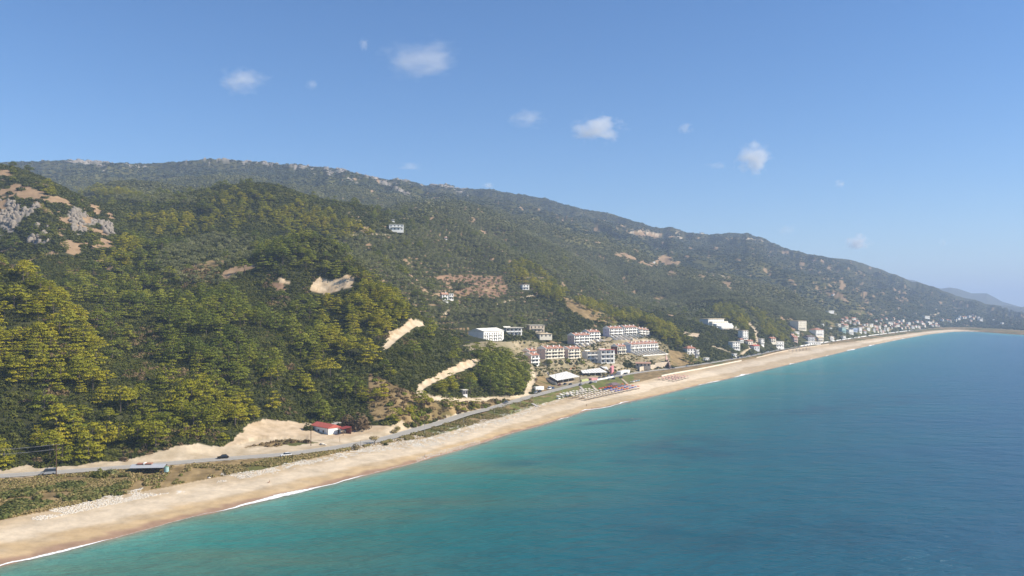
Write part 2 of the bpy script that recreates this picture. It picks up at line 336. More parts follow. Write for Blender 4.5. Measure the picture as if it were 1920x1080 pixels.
colr = mixc((.030,.034,.012),(.060,.062,.024), np.clip(n1*1.6-.3,0,1))*(0.55+0.9*n2)            # dark soil and low scrub under the trees
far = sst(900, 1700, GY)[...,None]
vf = sst(1900, 2600, GY)[...,None]  # farthest ground toned down to go with the haze-tinted scrub
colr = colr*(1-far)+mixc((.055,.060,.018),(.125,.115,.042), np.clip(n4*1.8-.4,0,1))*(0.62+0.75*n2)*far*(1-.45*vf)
dst = (GY-ycg)[...,None]; wd = (ybg-ycg)[...,None]
sandt = np.clip(dst/np.maximum(wd,1),0,1)
sand = mixc((.52,.40,.255),(.66,.545,.395), np.clip(sst(.3,.42,sandt+(n2-.5)*.3)*sst(.9,.55,sandt+(n2-.5)*.3)*1.1+(n1-.5)*.7,0,1))*(0.9+.2*n3)
sand = sand*(1-.16*sst(.52,.6,n4+.1*n1))
nm = (fbm(WX/14, GY/5, 211, 3)-.5)[...,None]
damp = sst(15, 6, dst+nm*16); sand = sand*(1-damp*.8)+mixc((.44,.31,.165),(.52,.38,.22),n1)*damp*.8
wet = sst(5.5, 2.0, dst+nm*6); sand = sand*(1-wet)+mixc((.27,.175,.115),(.33,.22,.15),n1)*wet
stone = (fbm(WX/1.3, GY/1.3, 131, 2) > 0.59) & (GY > ybg-9-6*sst(600,820,GX)*(1-sst(1000,1080,GX))) & (fbm(WX/25,GY/25,133,2)+0.25*sst(480,700,GX)*(GX<1000) > 0.42) & (GX < 1060) & (GX > 330)
sand = np.where(stone[...,None], mixc((.46,.42,.34),(.66,.61,.53), n3), sand)
def setc(k, a, b, t=n1): 
    global colr
    colr = np.where((CLS == k)[...,None], mixc(a, b, np.clip(t*1.5-.25,0,1)), colr)
setc(T_ROCK,(.13,.115,.095),(.34,.305,.265), n3*.6+n2*.4); setc(T_TAN,(.20,.13,.075),(.36,.25,.15), n1*.6+n2*.4); setc(T_CLIFF,(.36,.25,.14),(.64,.52,.36), n1*.5+n3*.5)
setc(T_DIRT,(.40,.30,.19),(.58,.46,.32)); setc(T_RED,(.17,.105,.062),(.31,.20,.125)); setc(T_LAWN,(.10,.13,.025),(.20,.19,.06)); setc(T_PLAZA,(.15,.13,.055),(.44,.36,.25), n1*.5+n2*.5); setc(T_GRAV,(.40,.315,.205),(.58,.48,.345))
dry = mixc((.15,.105,.045),(.33,.235,.115), np.clip(n1*1.6-.3,0,1)); gr = np.clip((n2-.52)*9,0,1)*.8
dry = dry*(1-gr)+C3((.07,.09,.02))*gr
colr = np.where((CLS == T_DRY)[...,None], dry, colr); colr = np.where((CLS == 20)[...,None], sand, colr)
# steep bare rock stands proud and craggy
H = H+np.where(CLS == T_ROCK, (fbm(WX/5, GY/5, 61, 4)-.3)*np.clip(GY/900,.5,3)*5, 0)+np.where(CLS == T_CLIFF, (fbm(WX/3, GY/3, 63, 3)-.5)*2.2, 0)
# track beds are cut a little into the slope, with the bank above them left standing
H = H-np.where((CLS == T_GRAV) & (GY > yrg+20), 1.2*np.clip(GY/800,0.5,2), 0)
PYg = HY-(H-CAMH)*F/GY

def tag(o, label=None, cat=None, group=None, kind=None):
    if label: o['label'] = label
    if cat: o['category'] = cat
    if group: o['group'] = group
    if kind: o['kind'] = kind
    return o
def mesh_np(name, V, Fq, mat, attrs=None, smooth=False):
    me = bpy.data.meshes.new(name); V = np.ascontiguousarray(V, np.float32); Fq = np.ascontiguousarray(Fq, np.int32)
    k = Fq.shape[1]; me.vertices.add(len(V)); me.vertices.foreach_set('co', V.ravel())
    me.loops.add(Fq.size); me.loops.foreach_set('vertex_index', Fq.ravel())
    me.polygons.add(len(Fq)); me.polygons.foreach_set('loop_start', np.arange(0, Fq.size, k, dtype=np.int32))
    me.update(calc_edges=True)
    if smooth: me.polygons.foreach_set('use_smooth', np.ones(len(Fq), bool))
    for an, (typ, data) in (attrs or {}).items():
        at = me.attributes.new(an, typ, 'POINT')
        at.data.foreach_set({'FLOAT':'value','FLOAT_COLOR':'color','FLOAT_VECTOR':'vector','INT':'value'}[typ], np.ascontiguousarray(data, np.int32 if typ == 'INT' else np.float32).ravel())
    if mat: me.materials.append(mat)
    return me
def grid_faces(ny, nx, mask=None):
    i = np.arange(ny*nx).reshape(ny, nx)
    q = np.stack([i[:-1,:-1], i[:-1,1:], i[1:,1:], i[1:,:-1]], -1)
    return q[mask] if mask is not None else q.reshape(-1,4)
# ground sheet
m, nt, b = new_mat('ground'); N = nt.nodes; L = nt.links
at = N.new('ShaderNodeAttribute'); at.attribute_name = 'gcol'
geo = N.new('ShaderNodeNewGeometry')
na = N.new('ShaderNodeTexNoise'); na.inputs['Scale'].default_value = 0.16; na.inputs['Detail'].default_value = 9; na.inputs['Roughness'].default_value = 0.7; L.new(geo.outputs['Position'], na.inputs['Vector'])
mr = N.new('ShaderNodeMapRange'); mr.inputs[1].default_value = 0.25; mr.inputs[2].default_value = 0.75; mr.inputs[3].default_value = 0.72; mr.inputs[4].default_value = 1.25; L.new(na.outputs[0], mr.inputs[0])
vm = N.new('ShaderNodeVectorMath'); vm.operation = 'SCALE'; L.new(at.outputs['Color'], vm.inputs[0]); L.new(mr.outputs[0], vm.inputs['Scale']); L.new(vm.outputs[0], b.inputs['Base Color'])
b.inputs['Roughness'].default_value = 0.95; b.inputs['Specular IOR Level'].default_value = 0.1
bm_ = N.new('ShaderNodeBump'); bm_.inputs['Strength'].default_value = 0.35; bm_.inputs['Distance'].default_value = 0.6; L.new(na.outputs[0], bm_.inputs['Height']); L.new(bm_.outputs[0], b.inputs['Normal'])
V = np.stack([WX, GY, H], -1).reshape(-1,3)
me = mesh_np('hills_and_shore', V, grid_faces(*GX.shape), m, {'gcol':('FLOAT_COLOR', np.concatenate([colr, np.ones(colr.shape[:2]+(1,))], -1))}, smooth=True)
o = bpy.data.objects.new('ground', me); COL.objects.link(o); tag(o, kind='structure')

# ---------------------------------------------------------------- sea
wx = np.r_[np.arange(-900,-60,40.0), np.arange(-60,1985,5.0), np.arange(1990,4600,40.0)]
wv = np.exp(np.r_[np.arange(math.log(12), math.log(120), 0.06), np.arange(math.log(120), math.log(2400), 0.008), np.arange(math.log(2400), math.log(25000), 0.05)])
AX, AY = np.meshgrid(wx, wv); SX = (AX-CX)/F*AY
cs = np.stack([(cpx-CX)/F*cY, cY], -1)[::4]
sd_ = np.full(AX.shape, 1e9)
for i in range(len(cs)-1):
    a = cs[i]; v = cs[i+1]-a; t = np.clip(((SX-a[0])*v[0]+(AY-a[1])*v[1])/(v@v), 0, 1)
    np.minimum(sd_, np.hypot(SX-a[0]-t*v[0], AY-a[1]-t*v[1]), out=sd_)
ycw = Yc(AX); sd_ = np.where(AY > ycw, -sd_, sd_)
qm = (AY < np.maximum(ycw*1.02, ycw+8)) | (AX > 2550)
fm = (qm[:-1,:-1] & qm[1:,:-1] & qm[:-1,1:] & qm[1:,1:])
m, nt, b = new_mat('sea_water'); N = nt.nodes; L = nt.links
at = N.new('ShaderNodeAttribute'); at.attribute_name = 'shore'
geo = N.new('ShaderNodeNewGeometry'); mp = N.new('ShaderNodeMapping'); mp.inputs['Rotation'].default_value = (0,0,R(-40)); mp.inputs['Scale'].default_value = (0.006,0.022,1); L.new(geo.outputs['Position'], mp.inputs[0])
nz = N.new('ShaderNodeTexNoise'); nz.inputs['Scale'].default_value = 1; nz.inputs['Detail'].default_value = 4; L.new(mp.outputs[0], nz.inputs[0])
ad = N.new('ShaderNodeMath'); ad.operation = 'MULTIPLY_ADD'; L.new(nz.outputs[0], ad.inputs[0]); ad.inputs[1].default_value = 0.55; ad.inputs[2].default_value = 0.72
mu = N.new('ShaderNodeMath'); mu.operation = 'MULTIPLY'; L.new(at.outputs['Fac'], mu.inputs[0]); L.new(ad.outputs[0], mu.inputs[1])
lg = N.new('ShaderNodeMapRange'); lg.inputs[1].default_value = 0; lg.inputs[2].default_value = 420; L.new(mu.outputs[0], lg.inputs[0])
pw = N.new('ShaderNodeMath'); pw.operation = 'POWER'; pw.inputs[1].default_value = 0.5; L.new(lg.outputs[0], pw.inputs[0])
rp = N.new('ShaderNodeValToRGB'); cr = rp.color_ramp
WCOL = [(0.0,(.33,.25,.16)),(0.06,(.20,.27,.20)),(0.12,(.085,.280,.230)),(0.22,(.034,.210,.180)),(0.36,(.014,.148,.140)),(0.52,(.007,.104,.134)),(0.72,(.004,.070,.128)),(1.0,(.003,.054,.122))]
cr.elements[0].color = (*WCOL[0][1],1); cr.elements[1].position = 1; cr.elements[1].color = (*WCOL[-1][1],1)
for p_, c_ in WCOL[1:-1]: e = cr.elements.new(p_); e.color = (*c_,1)
L.new(pw.outputs[0], rp.inputs[0])
# sandy streaks and dark weed patches on the sea bed
n5 = N.new('ShaderNodeTexNoise'); n5.inputs['Scale'].default_value = 1.3; n5.inputs['Detail'].default_value = 3; L.new(mp.outputs[0], n5.inputs[0])
st = N.new('ShaderNodeMapRange'); st.inputs[1].default_value = 0.52; st.inputs[2].default_value = 0.72; st.inputs[4].default_value = 0.6; L.new(n5.outputs[0], st.inputs[0])
nf = N.new('ShaderNodeMapRange'); nf.inputs[1].default_value = 110; nf.inputs[2].default_value = 25; nf.inputs[3].default_value = 0; nf.inputs[4].default_value = 1; L.new(at.outputs['Fac'], nf.inputs[0])
sm = N.new('ShaderNodeMath'); sm.operation = 'MULTIPLY'; L.new(st.outputs[0], sm.inputs[0]); L.new(nf.outputs[0], sm.inputs[1])
mx = N.new('ShaderNodeMix'); mx.data_type = 'RGBA'; mx.inputs[7].default_value = (.135,.17,.095,1); L.new(sm.outputs[0], mx.inputs[0]); L.new(rp.outputs[0], mx.inputs[6])
dk = N.new('ShaderNodeAttribute'); dk.attribute_name = 'weed'
mx2 = N.new('ShaderNodeMix'); mx2.data_type = 'RGBA'; mx2.inputs[7].default_value = (.006,.055,.085,1); L.new(dk.outputs['Fac'], mx2.inputs[0]); L.new(mx.outputs[2], mx2.inputs[6])
L.new(mx2.outputs[2], b.inputs['Base Color']); b.inputs['Roughness'].default_value = 0.22; b.inputs['IOR'].default_value = 1.33; b.inputs['Specular IOR Level'].default_value = 0.42
w1 = N.new('ShaderNodeTexNoise'); w1.inputs['Scale'].default_value = 0.42; w1.inputs['Detail'].default_value = 6; w1.inputs['Roughness'].default_value = 0.65
mp2 = N.new('ShaderNodeMapping'); mp2.inputs['Rotation'].default_value = (0,0,R(-50)); mp2.inputs['Scale'].default_value = (0.5,1.1,1); L.new(geo.outputs['Position'], mp2.inputs[0]); L.new(mp2.outputs[0], w1.inputs[0])
w2 = N.new('ShaderNodeTexNoise'); w2.inputs['Scale'].default_value = 0.10; w2.inputs['Detail'].default_value = 4; L.new(mp2.outputs[0], w2.inputs[0])
wm = N.new('ShaderNodeMath'); wm.operation = 'MULTIPLY_ADD'; wm.inputs[1].default_value = 2.2; L.new(w2.outputs[0], wm.inputs[0]); L.new(w1.outputs[0], wm.inputs[2])
wb = N.new('ShaderNodeBump'); wb.inputs['Strength'].default_value = 1.0; wb.inputs['Distance'].default_value = 1.1; L.new(wm.outputs[0], wb.inputs['Height']); L.new(wb.outputs[0], b.inputs['Normal'])
PW = HY+CAMH*F/AY
weed = 0*AX
for (ex, ey, rx_, ry_) in [(1270,845,130,28),(1340,850,60,12),(1060,860,150,9),(1180,1010,120,28),(1500,1000,260,40),(1150,790,90,4),(880,935,90,12),(1600,760,240,14)]:
    weed = np.maximum(weed, np.clip(1.25-((AX-ex)/rx_)**2-((PW-ey+(AX-ex)*0.10)/ry_)**2,0,1)*np.clip((fbm(SX/16,AY/16,41,4)-.38)*4,0,1))
me = mesh_np('sea', np.stack([SX, AY, 0*AX], -1).reshape(-1,3), grid_faces(*AX.shape, mask=fm), m, {'shore':('FLOAT', sd_), 'weed':('FLOAT', weed*0.5)}, smooth=True)
o = bpy.data.objects.new('sea', me); COL.objects.link(o); tag(o, kind='structure')

def ribbon(name, pts, off0, off1, nacross, z, mat, attrs=True):
    """strip along a polyline: offsets measured to the left of its direction"""
    pts = np.array(pts, float); d = np.gradient(pts, axis=0); d /= np.linalg.norm(d, axis=1)[:,None]; nrm = np.stack([-d[:,1], d[:,0]], -1)
    al = np.r_[0, np.cumsum(np.linalg.norm(np.diff(pts, axis=0), axis=1))]
    t = np.linspace(0, 1, nacross); off = off0*(1-t)+off1*t
    G = pts[:,None,:]+nrm[:,None,:]*off[None,:,None]
    zz = z(G[...,0], G[...,1]) if callable(z) else np.full(G.shape[:2], z)
    return mesh_np(name, np.concatenate([G, zz[...,None]], -1).reshape(-1,3), grid_faces(len(pts), nacross), mat,
                   {'al':('FLOAT', np.repeat(al, nacross)), 'ds':('FLOAT', np.tile(off, len(pts)))}, smooth=True)
def resample(px0, px1, Yf, step):
    px = np.linspace(px0, px1, 4000); Y = Yf(px); X = (px-CX)/F*Y; s = np.r_[0, np.cumsum(np.hypot(np.diff(X), np.diff(Y)))]
    q = np.arange(0, s[-1], step); return np.stack([np.interp(q, s, X), np.interp(q, s, Y)], -1)
# surf
m, nt, b = new_mat('surf'); N = nt.nodes; L = nt.links
b.inputs['Base Color'].default_value = (.82,.82,.80,1); b.inputs['Roughness'].default_value = 0.8
a1 = N.new('ShaderNodeAttribute'); a1.attribute_name = 'al'; a2 = N.new('ShaderNodeAttribute'); a2.attribute_name = 'ds'
def mth(op, x, y=None, z=None):
    q = N.new('ShaderNodeMath'); q.operation = op
    for i, v in enumerate((x, y, z)):
        if v is None: continue
        if hasattr(v, 'is_output') or not isinstance(v, (int, float)): L.new(v, q.inputs[i])
        else: q.inputs[i].default_value = v
    return q.outputs[0]
def noise1(v, sc, det=3):
    q = N.new('ShaderNodeTexNoise'); q.noise_dimensions = '1D'; q.inputs['Scale'].default_value = sc; q.inputs['Detail'].default_value = det; L.new(v, q.inputs['W']); return q.outputs[0]
wob = mth('MULTIPLY', mth('SUBTRACT', noise1(a1.outputs['Fac'], 0.035), 0.5), 6.0)
wid = mth('MAXIMUM', mth('MULTIPLY', mth('SUBTRACT', noise1(a1.outputs['Fac'], 0.011, 2), 0.52), 8.0), 0.06)
dd = mth('ABSOLUTE', mth('SUBTRACT', a2.outputs['Fac'], wob))
g3 = N.new('ShaderNodeNewGeometry'); nq = N.new('ShaderNodeTexNoise'); nq.inputs['Scale'].default_value = 0.9; nq.inputs['Detail'].default_value = 4; L.new(g3.outputs['Position'], nq.inputs[0])
rag = mth('MULTIPLY_ADD', nq.outputs[0], 1.5, 0.3)
al_ = mth('MULTIPLY', mth('SUBTRACT', mth('DIVIDE', mth('MULTIPLY', wid, rag), mth('MAXIMUM', dd, 0.05)), 0.75), 1.6); cl_ = N.new('ShaderNodeClamp'); L.new(al_, cl_.inputs[0])
L.new(cl_.outputs[0], b.inputs['Alpha'])
pts = resample(-400, 1800, Yc, 2.0)
me = ribbon('surf', pts, -6, 5, 8, lambda x, y: np.maximum(hs(x, y), 0)+0.10, m)
o = bpy.data.objects.new('surf_foam', me); COL.objects.link(o); tag(o, 'thin broken white line of surf along the sandy beach', 'foam', kind='stuff')
# road
asp = M('asphalt', (.36,.335,.29), 0.9, var=.1, scale=.25); asp2 = M('pale_edge', (.56,.50,.40), 0.9); wht = M('white_paint', (.72,.70,.64), 0.7)
pts = resample(-450, 1745, Yr, 3.0)
me = ribbon('road', pts, -3.7, 3.7, 5, lambda x, y: np.full(x.shape, 0.0)+hs(x, y), asp)
co_ = np.empty(len(me.vertices)*3, np.float32); me.vertices.foreach_get('co', co_); co_ = co_.reshape(-1,3); zc = co_[:,2].reshape(-1,5); zc[:] = (np.convolve(np.pad(zc.max(1),4,mode='edge'), np.ones(9)/9, 'valid')+0.14)[:,None]; me.vertices.foreach_set('co', co_.ravel())
zroad = zc[:,0].copy(); roadpts = pts
o = bpy.data.objects.new('road', me); COL.objects.link(o); tag(o, kind='structure')
def zr(x, y):
    i = np.argmin((roadpts[:,0]-np.asarray(x).ravel()[:,None])**2+(roadpts[:,1]-np.asarray(y).ravel()[:,None])**2, axis=1); return zroad[i].reshape(np.shape(x))
for nm_, a_, b_ in (('edge_line',-3.1,-2.95),('edge_line',2.95,3.1)):
    me = ribbon(nm_, pts, a_, b_, 2, lambda x, y: zr(x, y)+0.006, wht); o = bpy.data.objects.new('road_edge_line', me); COL.objects.link(o); tag(o, kind='structure')
# ---------------------------------------------------------------- plants
def leaves(pads, nleaf, size, seed, up=0.35, droop=0.0):
    r = np.random.default_rng(seed); Vs = []; tot = sum(p[3]*p[4] for p in pads)
    for (x, y, z, rx, rz) in pads:
        k = max(3, int(nleaf*rx*rz/tot)); a = r.uniform(0, 2*math.pi, k); u = r.uniform(-0.35, 1, k); q = np.sqrt(1-np.clip(u,-1,1)**2)*r.uniform(.75,1.05,k)
        cc = np.stack([x+rx*q*np.cos(a), y+rx*q*np.sin(a), z+rz*u*r.uniform(.8,1.1,k)-droop*q**2], -1)
        nn = np.stack([q*np.cos(a), q*np.sin(a), u*1.2+up], -1)+r.normal(0,.38,(k,3)); nn /= np.linalg.norm(nn,axis=1)[:,None]
        t = np.cross(nn, r.normal(0,1,(k,3))); t /= np.linalg.norm(t,axis=1)[:,None]; bt = np.cross(nn, t)
        s = (size*r.uniform(.6,1.3,k))[:,None]
        Vs.append(np.stack([cc-t*s, cc-bt*s*.75+t*s*.2, cc+t*s, cc+bt*s*.75], 1))
    V = np.concatenate(Vs).reshape(-1,3); return V, np.arange(len(V)).reshape(-1,4)
def cone_verts(p0, p1, r0, r1, k=6):
    p0 = np.array(p0,float); p1 = np.array(p1,float); d = p1-p0; d /= np.linalg.norm(d); a = np.cross(d, [.3,.9,.1]); a /= np.linalg.norm(a); b = np.cross(d, a)
    t = np.arange(k)*2*math.pi/k; ring = np.cos(t)[:,None]*a+np.sin(t)[:,None]*b
    V = np.concatenate([p0+ring*r0, p1+ring*r1]); Fq = np.array([[i,(i+1)%k,k+(i+1)%k,k+i] for i in range(k)]); return V, Fq
def joinvf(parts):
    Vs = []; Fs = []; o_ = 0
    for V, Fq in parts: Vs.append(V); Fs.append(Fq+o_); o_ += len(V)
    return np.concatenate(Vs), np.concatenate(Fs)
bark = M('bark', (.13,.105,.085), 0.95, var=.3)
ROCKM = M('limestone', (.27,.235,.195), .95, var=.35, scale=.35, bump=.6)
PINE_B = leaf_mat('pine_bright', (.115,.130,.006), (.215,.205,.008), (.33,.275,.012), 0.22, 0.03)
PINE_D = leaf_mat('pine_deep', (.062,.084,.008), (.130,.148,.011), (.220,.215,.015), 0.2, 0.03)
MAQ = leaf_mat('evergreen_scrub', (.026,.034,.004), (.058,.066,.007), (.108,.104,.014), 0.12, 0.035)
OLI = leaf_mat('olive_leaf', (.085,.095,.032), (.145,.150,.055), (.215,.21,.09), 0.15, 0.02)
FARG = leaf_mat('far_green', (.060,.068,.018), (.105,.108,.030), (.165,.155,.052), 0.1, 0.008)
FARB = leaf_mat('haze_tinted_green', (.034,.048,.026), (.058,.074,.038), (.092,.102,.052), 0.1, 0.005)  # distance haze put into the leaf colour: bluer and less yellow
BRN = leaf_mat('brown_brush', (.10,.066,.035), (.17,.115,.055), (.22,.17,.07), 0.15, 0.05)
GRS = leaf_mat('grass_tufts', (.14,.15,.03), (.26,.20,.08), (.36,.27,.13), 0.2, 0.04)
def pine_geo(seed, hgt=9.5, flat=False):
    r = random.Random(seed); pads = []; trunk = []
    top = (r.uniform(-.9,.9), r.uniform(-.9,.9), hgt*.93)
    trunk.append(cone_verts((0,0,-1.2), (top[0]*.4,top[1]*.4,hgt*.5), .24,.17)); trunk.append(cone_verts((top[0]*.4,top[1]*.4,hgt*.5), top, .17,.05))
    lv = 5 if not flat else 4
    for i in range(lv):
        f = i/(lv-1); z = hgt*((.20+.72*f) if not flat else (.55+.4*f)); rad = hgt*((.40*(1-f)**.6+.06) if not flat else (.42*(1-f)+.16))
        k = max(1, int(round(5*(1-f)+1)))
        a0 = r.uniform(0,6.28)
        for j in range(k):
            if f < .85 and r.random() < .15: continue
            a = a0+j*6.283/k+r.uniform(-.35,.35); q = rad*r.uniform(.45,.85) if k > 1 else 0
            x, y = q*math.cos(a)+top[0]*f, q*math.sin(a)+top[1]*f
            zz = z+r.uniform(-.4,.4); pads.append((x, y, zz, r.uniform(1.5,2.4)*hgt/10, r.uniform(.32,.55)*hgt/10))
            if i < 4: trunk.append(cone_verts((top[0]*f*.5,top[1]*f*.5,zz-hgt*.07), (x*.8,y*.8,zz), .09,.03, 4))
    return leaves(pads, 720, .36, seed, up=.5, droop=.35), joinvf(trunk)
def bush_geo(seed, rad=1.0, hh=.8, nl=110, size=.22, lobes=6):
    r = random.Random(seed); pads = [(0,0,hh*.25,rad*.75,hh*.75)]
    for j in range(lobes):
        a = j*6.28/lobes+r.uniform(-.4,.4); q = rad*r.uniform(.35,.75); pads.append((q*math.cos(a), q*math.sin(a), hh*r.uniform(0,.35), rad*r.uniform(.3,.5), hh*r.uniform(.35,.6)))
    return leaves(pads, nl, size, seed, up=.15)
def olive_geo(seed):
    r = random.Random(seed); pads = []
    for j in range(7):
        a = j*.9+r.uniform(-.3,.3); q = r.uniform(.5,1.5); pads.append((q*math.cos(a), q*math.sin(a), r.uniform(2.1,3.4), r.uniform(.9,1.4), r.uniform(.8,1.15)))
    tr_ = [cone_verts((0,0,-.8),(.1,.1,1.5),.32,.2)]
    for j in range(3): a = j*2.1+r.uniform(-.4,.4); tr_.append(cone_verts((.1,.1,1.4),(1.0*math.cos(a),1.0*math.sin(a),2.6),.14,.06,4))
    return leaves(pads, 260, .30, seed, up=.1), joinvf(tr_)
HID = {}                                             # source meshes used only inside the "stuff" objects
def src(name, V, Fq, mat):
    me = mesh_np(name, V, Fq, mat); return bpy.data.objects.new(name, me)
def two_mat(name, lv, tk, matl):
    V, Fq = joinvf([lv, tk]); me = mesh_np(name, V, Fq, matl); me.materials.append(bark)
    mi = np.zeros(len(Fq), np.int32); mi[len(lv[1]):] = 1; me.polygons.foreach_set('material_index', mi); return bpy.data.objects.new(name, me)
def scatter(name, pts, sc, sources, label, cat, seed=0):
    """one uncountable growth = one object; plants are set by geometry nodes on its points"""
    r = np.random.default_rng(seed+5); n_ = len(pts)
    if n_ == 0: return
    sc = np.asarray(sc); sc = np.repeat(sc[:,None], 3, 1) if sc.ndim == 1 else sc
    me = bpy.data.meshes.new(name); me.vertices.add(n_); me.vertices.foreach_set('co', np.ascontiguousarray(pts, np.float32).ravel())
    for an, typ, d in (('rz','FLOAT_VECTOR', np.stack([r.normal(0,.07,n_), r.normal(0,.07,n_), r.uniform(0,6.28,n_)],-1)), ('sc','FLOAT_VECTOR', sc), ('vi','INT', r.integers(0, len(sources), n_))):
        a = me.attributes.new(an, typ, 'POINT'); a.data.foreach_set('value' if typ == 'INT' else 'vector', np.ascontiguousarray(d, np.int32 if typ == 'INT' else np.float32).ravel())
    c_ = bpy.data.collections.new(name+'_kinds')
    for s_ in sources: c_.objects.link(s_)
    ob = bpy.data.objects.new(name, me); COL.objects.link(ob); tag(ob, label, cat, kind='stuff')
    g = bpy.data.node_groups.new(name, 'GeometryNodeTree'); g.interface.new_socket('Geometry', in_out='INPUT', socket_type='NodeSocketGeometry'); g.interface.new_socket('Geometry', in_out='OUTPUT', socket_type='NodeSocketGeometry')
    N = g.nodes; L = g.links; gi = N.new('NodeGroupInput'); go = N.new('NodeGroupOutput'); m2p = N.new('GeometryNodeMeshToPoints'); iop = N.new('GeometryNodeInstanceOnPoints')
    ci = N.new('GeometryNodeCollectionInfo'); ci.inputs[0].default_value = c_; ci.inputs[1].default_value = True; ci.inputs[2].default_value = True
    def na_(nm, ty): q = N.new('GeometryNodeInputNamedAttribute'); q.data_type = ty; q.inputs[0].default_value = nm; return next(o_ for o_ in q.outputs if o_.enabled and o_.name == 'Attribute')
    L.new(gi.outputs[0], m2p.inputs[0]); L.new(m2p.outputs[0], iop.inputs['Points']); L.new(ci.outputs[0], iop.inputs['Instance']); iop.inputs['Pick Instance'].default_value = True
    L.new(na_('vi','INT'), iop.inputs['Instance Index']); L.new(na_('rz','FLOAT_VECTOR'), iop.inputs['Rotation']); L.new(na_('sc','FLOAT_VECTOR'), iop.inputs['Scale']); L.new(iop.outputs[0], go.inputs[0])
    md = ob.modifiers.new('plants', 'NODES'); md.node_group = g
    return ob
def rock_geo(seed):
    r = np.random.default_rng(seed); import bmesh
    bm = bmesh.new(); bmesh.ops.create_icosphere(bm, subdivisions=1, radius=.5)
    V = np.array([v.co[:] for v in bm.verts])*r.uniform(.7,1.25,(len(bm.verts),1))*[1,.8,.55]; Fq = np.array([[v.index for v in f.verts] for f in bm.faces]); bm.free(); return V, Fq
stm = M('white_stone', (.58,.53,.45), .95, var=.12, scale=3)
EXC = []
# ---------------------------------------------------------------- buildings
WHITE = M('white_render', (.84,.82,.77), .85, var=.05, scale=.4); CREAM = M('cream_render', (.76,.70,.58), .85, var=.06, scale=.4); PINKW = M('pink_render', (.66,.49,.42), .85, var=.08, scale=.4)
BLUEW = M('blue_render', (.42,.50,.66), .85, var=.06, scale=.4); LAV = M('lavender_render', (.58,.53,.60), .85, var=.06, scale=.4); GREYW = M('grey_render', (.60,.60,.60), .85, var=.08, scale=.4); REDW = M('dark_red_render', (.26,.10,.07), .85)
TEAL = M('teal_render', (.36,.52,.50), .85); BEIGE = M('beige_stone', (.60,.50,.38), .9, var=.12, scale=.5); TILE = M('terracotta_tile', (.40,.19,.125), .85, var=.22, scale=2.0, bump=.4); TILE2 = M('faded_tile', (.46,.27,.19), .85, var=.22, scale=2.0); REDR = M('red_sheet', (.48,.12,.085), .7, var=.15, scale=1.0)
TANR = M('tan_roof', (.58,.46,.30), .85); FLATR = M('pale_flat_roof', (.66,.61,.52), .9, var=.1); DARKR = M('dark_roof', (.14,.10,.09), .9); GLASS = M('dark_glass', (.035,.045,.06), .15, var=.05); SHUT = M('shutter', (.22,.17,.13), .8); CONC = M('concrete', (.46,.42,.36), .9, var=.15)
CANV = M('white_canvas', (.80,.78,.72), .8, var=.04); WOODD = M('dark_wood', (.12,.07,.045), .9, var=.25, scale=3); WOODL = M('light_wood', (.50,.40,.28), .9, var=.15, scale=2); BLACKM = M('black_metal', (.03,.03,.032), .5); STEEL = M('grey_metal', (.40,.41,.42), .5)
WALLS = {'white':WHITE,'cream':CREAM,'pink':PINKW,'blue':BLUEW,'lavender':LAV,'grey':GREYW,'dark red':REDW,'teal':TEAL,'beige':BEIGE}
ROOFS = {'terracotta':TILE,'faded':TILE2,'red':REDR,'tan':TANR,'pale':FLATR,'dark':DARKR}
class MB:
    def __init__(s): s.v = []; s.f = []
    def box(s, x0,y0,z0,x1,y1,z1):
        n_ = len(s.v); s.v += [(x0,y0,z0),(x1,y0,z0),(x1,y1,z0),(x0,y1,z0),(x0,y0,z1),(x1,y0,z1),(x1,y1,z1),(x0,y1,z1)]
        s.f += [tuple(n_+i for i in q) for q in ((0,3,2,1),(4,5,6,7),(0,1,5,4),(1,2,6,5),(2,3,7,6),(3,0,4,7))]; return s
    def hexa(s, low, up):                      # four lower and four upper corners
        n_ = len(s.v); s.v += [tuple(p) for p in low]+[tuple(p) for p in up]
        s.f += [tuple(n_+i for i in q) for q in ((0,3,2,1),(4,5,6,7),(0,1,5,4),(1,2,6,5),(2,3,7,6),(3,0,4,7))]; return s
    def gable(s, x0,x1,y0,y1,z,h,hip=0.0,t=.18):
        ym = (y0+y1)/2; n_ = len(s.v)
        s.v += [(x0,y0,z),(x1,y0,z),(x1,y1,z),(x0,y1,z),(x0+hip,ym,z+h),(x1-hip,ym,z+h),(x0,y0,z+t),(x1,y0,z+t),(x1,y1,z+t),(x0,y1,z+t),(x0+hip,ym,z+h+t),(x1-hip,ym,z+h+t)]
        s.f += [tuple(n_+i for i in q) for q in ((6,7,11,10),(8,9,10,11),(0,1,7,6),(1,2,8,7),(2,3,9,8),(3,0,6,9),(7,8,11),(9,6,10),(0,3,2,1))]; return s
    def cyl(s, p0, p1, r0, r1, k=8):
        V, Fq = cone_verts(p0, p1, r0, r1, k); n_ = len(s.v); s.v += [tuple(v) for v in V]; s.f += [tuple(int(n_+i) for i in q) for q in Fq]; s.f += [tuple(n_+i for i in range(k))[::-1], tuple(n_+k+i for i in range(k))]; return s
    def build(s, name, mat, parent=None, label=None):
        me = bpy.data.meshes.new(name); me.from_pydata(s.v, [], s.f); me.materials.append(mat); me.update()
        o_ = bpy.data.objects.new(name, me); COL.objects.link(o_); o_.parent = parent
        if label: o_['label'] = label
        return o_
def box(name, mat, parent, *d, label=None): return MB().box(*d).build(name, mat, parent, label)
def thing(name, loc, rz, label, cat, group=None, s=1):
    e = bpy.data.objects.new(name, None); COL.objects.link(e); e.location = loc; e.rotation_euler = (0,0,R(rz)); e.scale = (s,)*3; tag(e, label, cat, group); return e
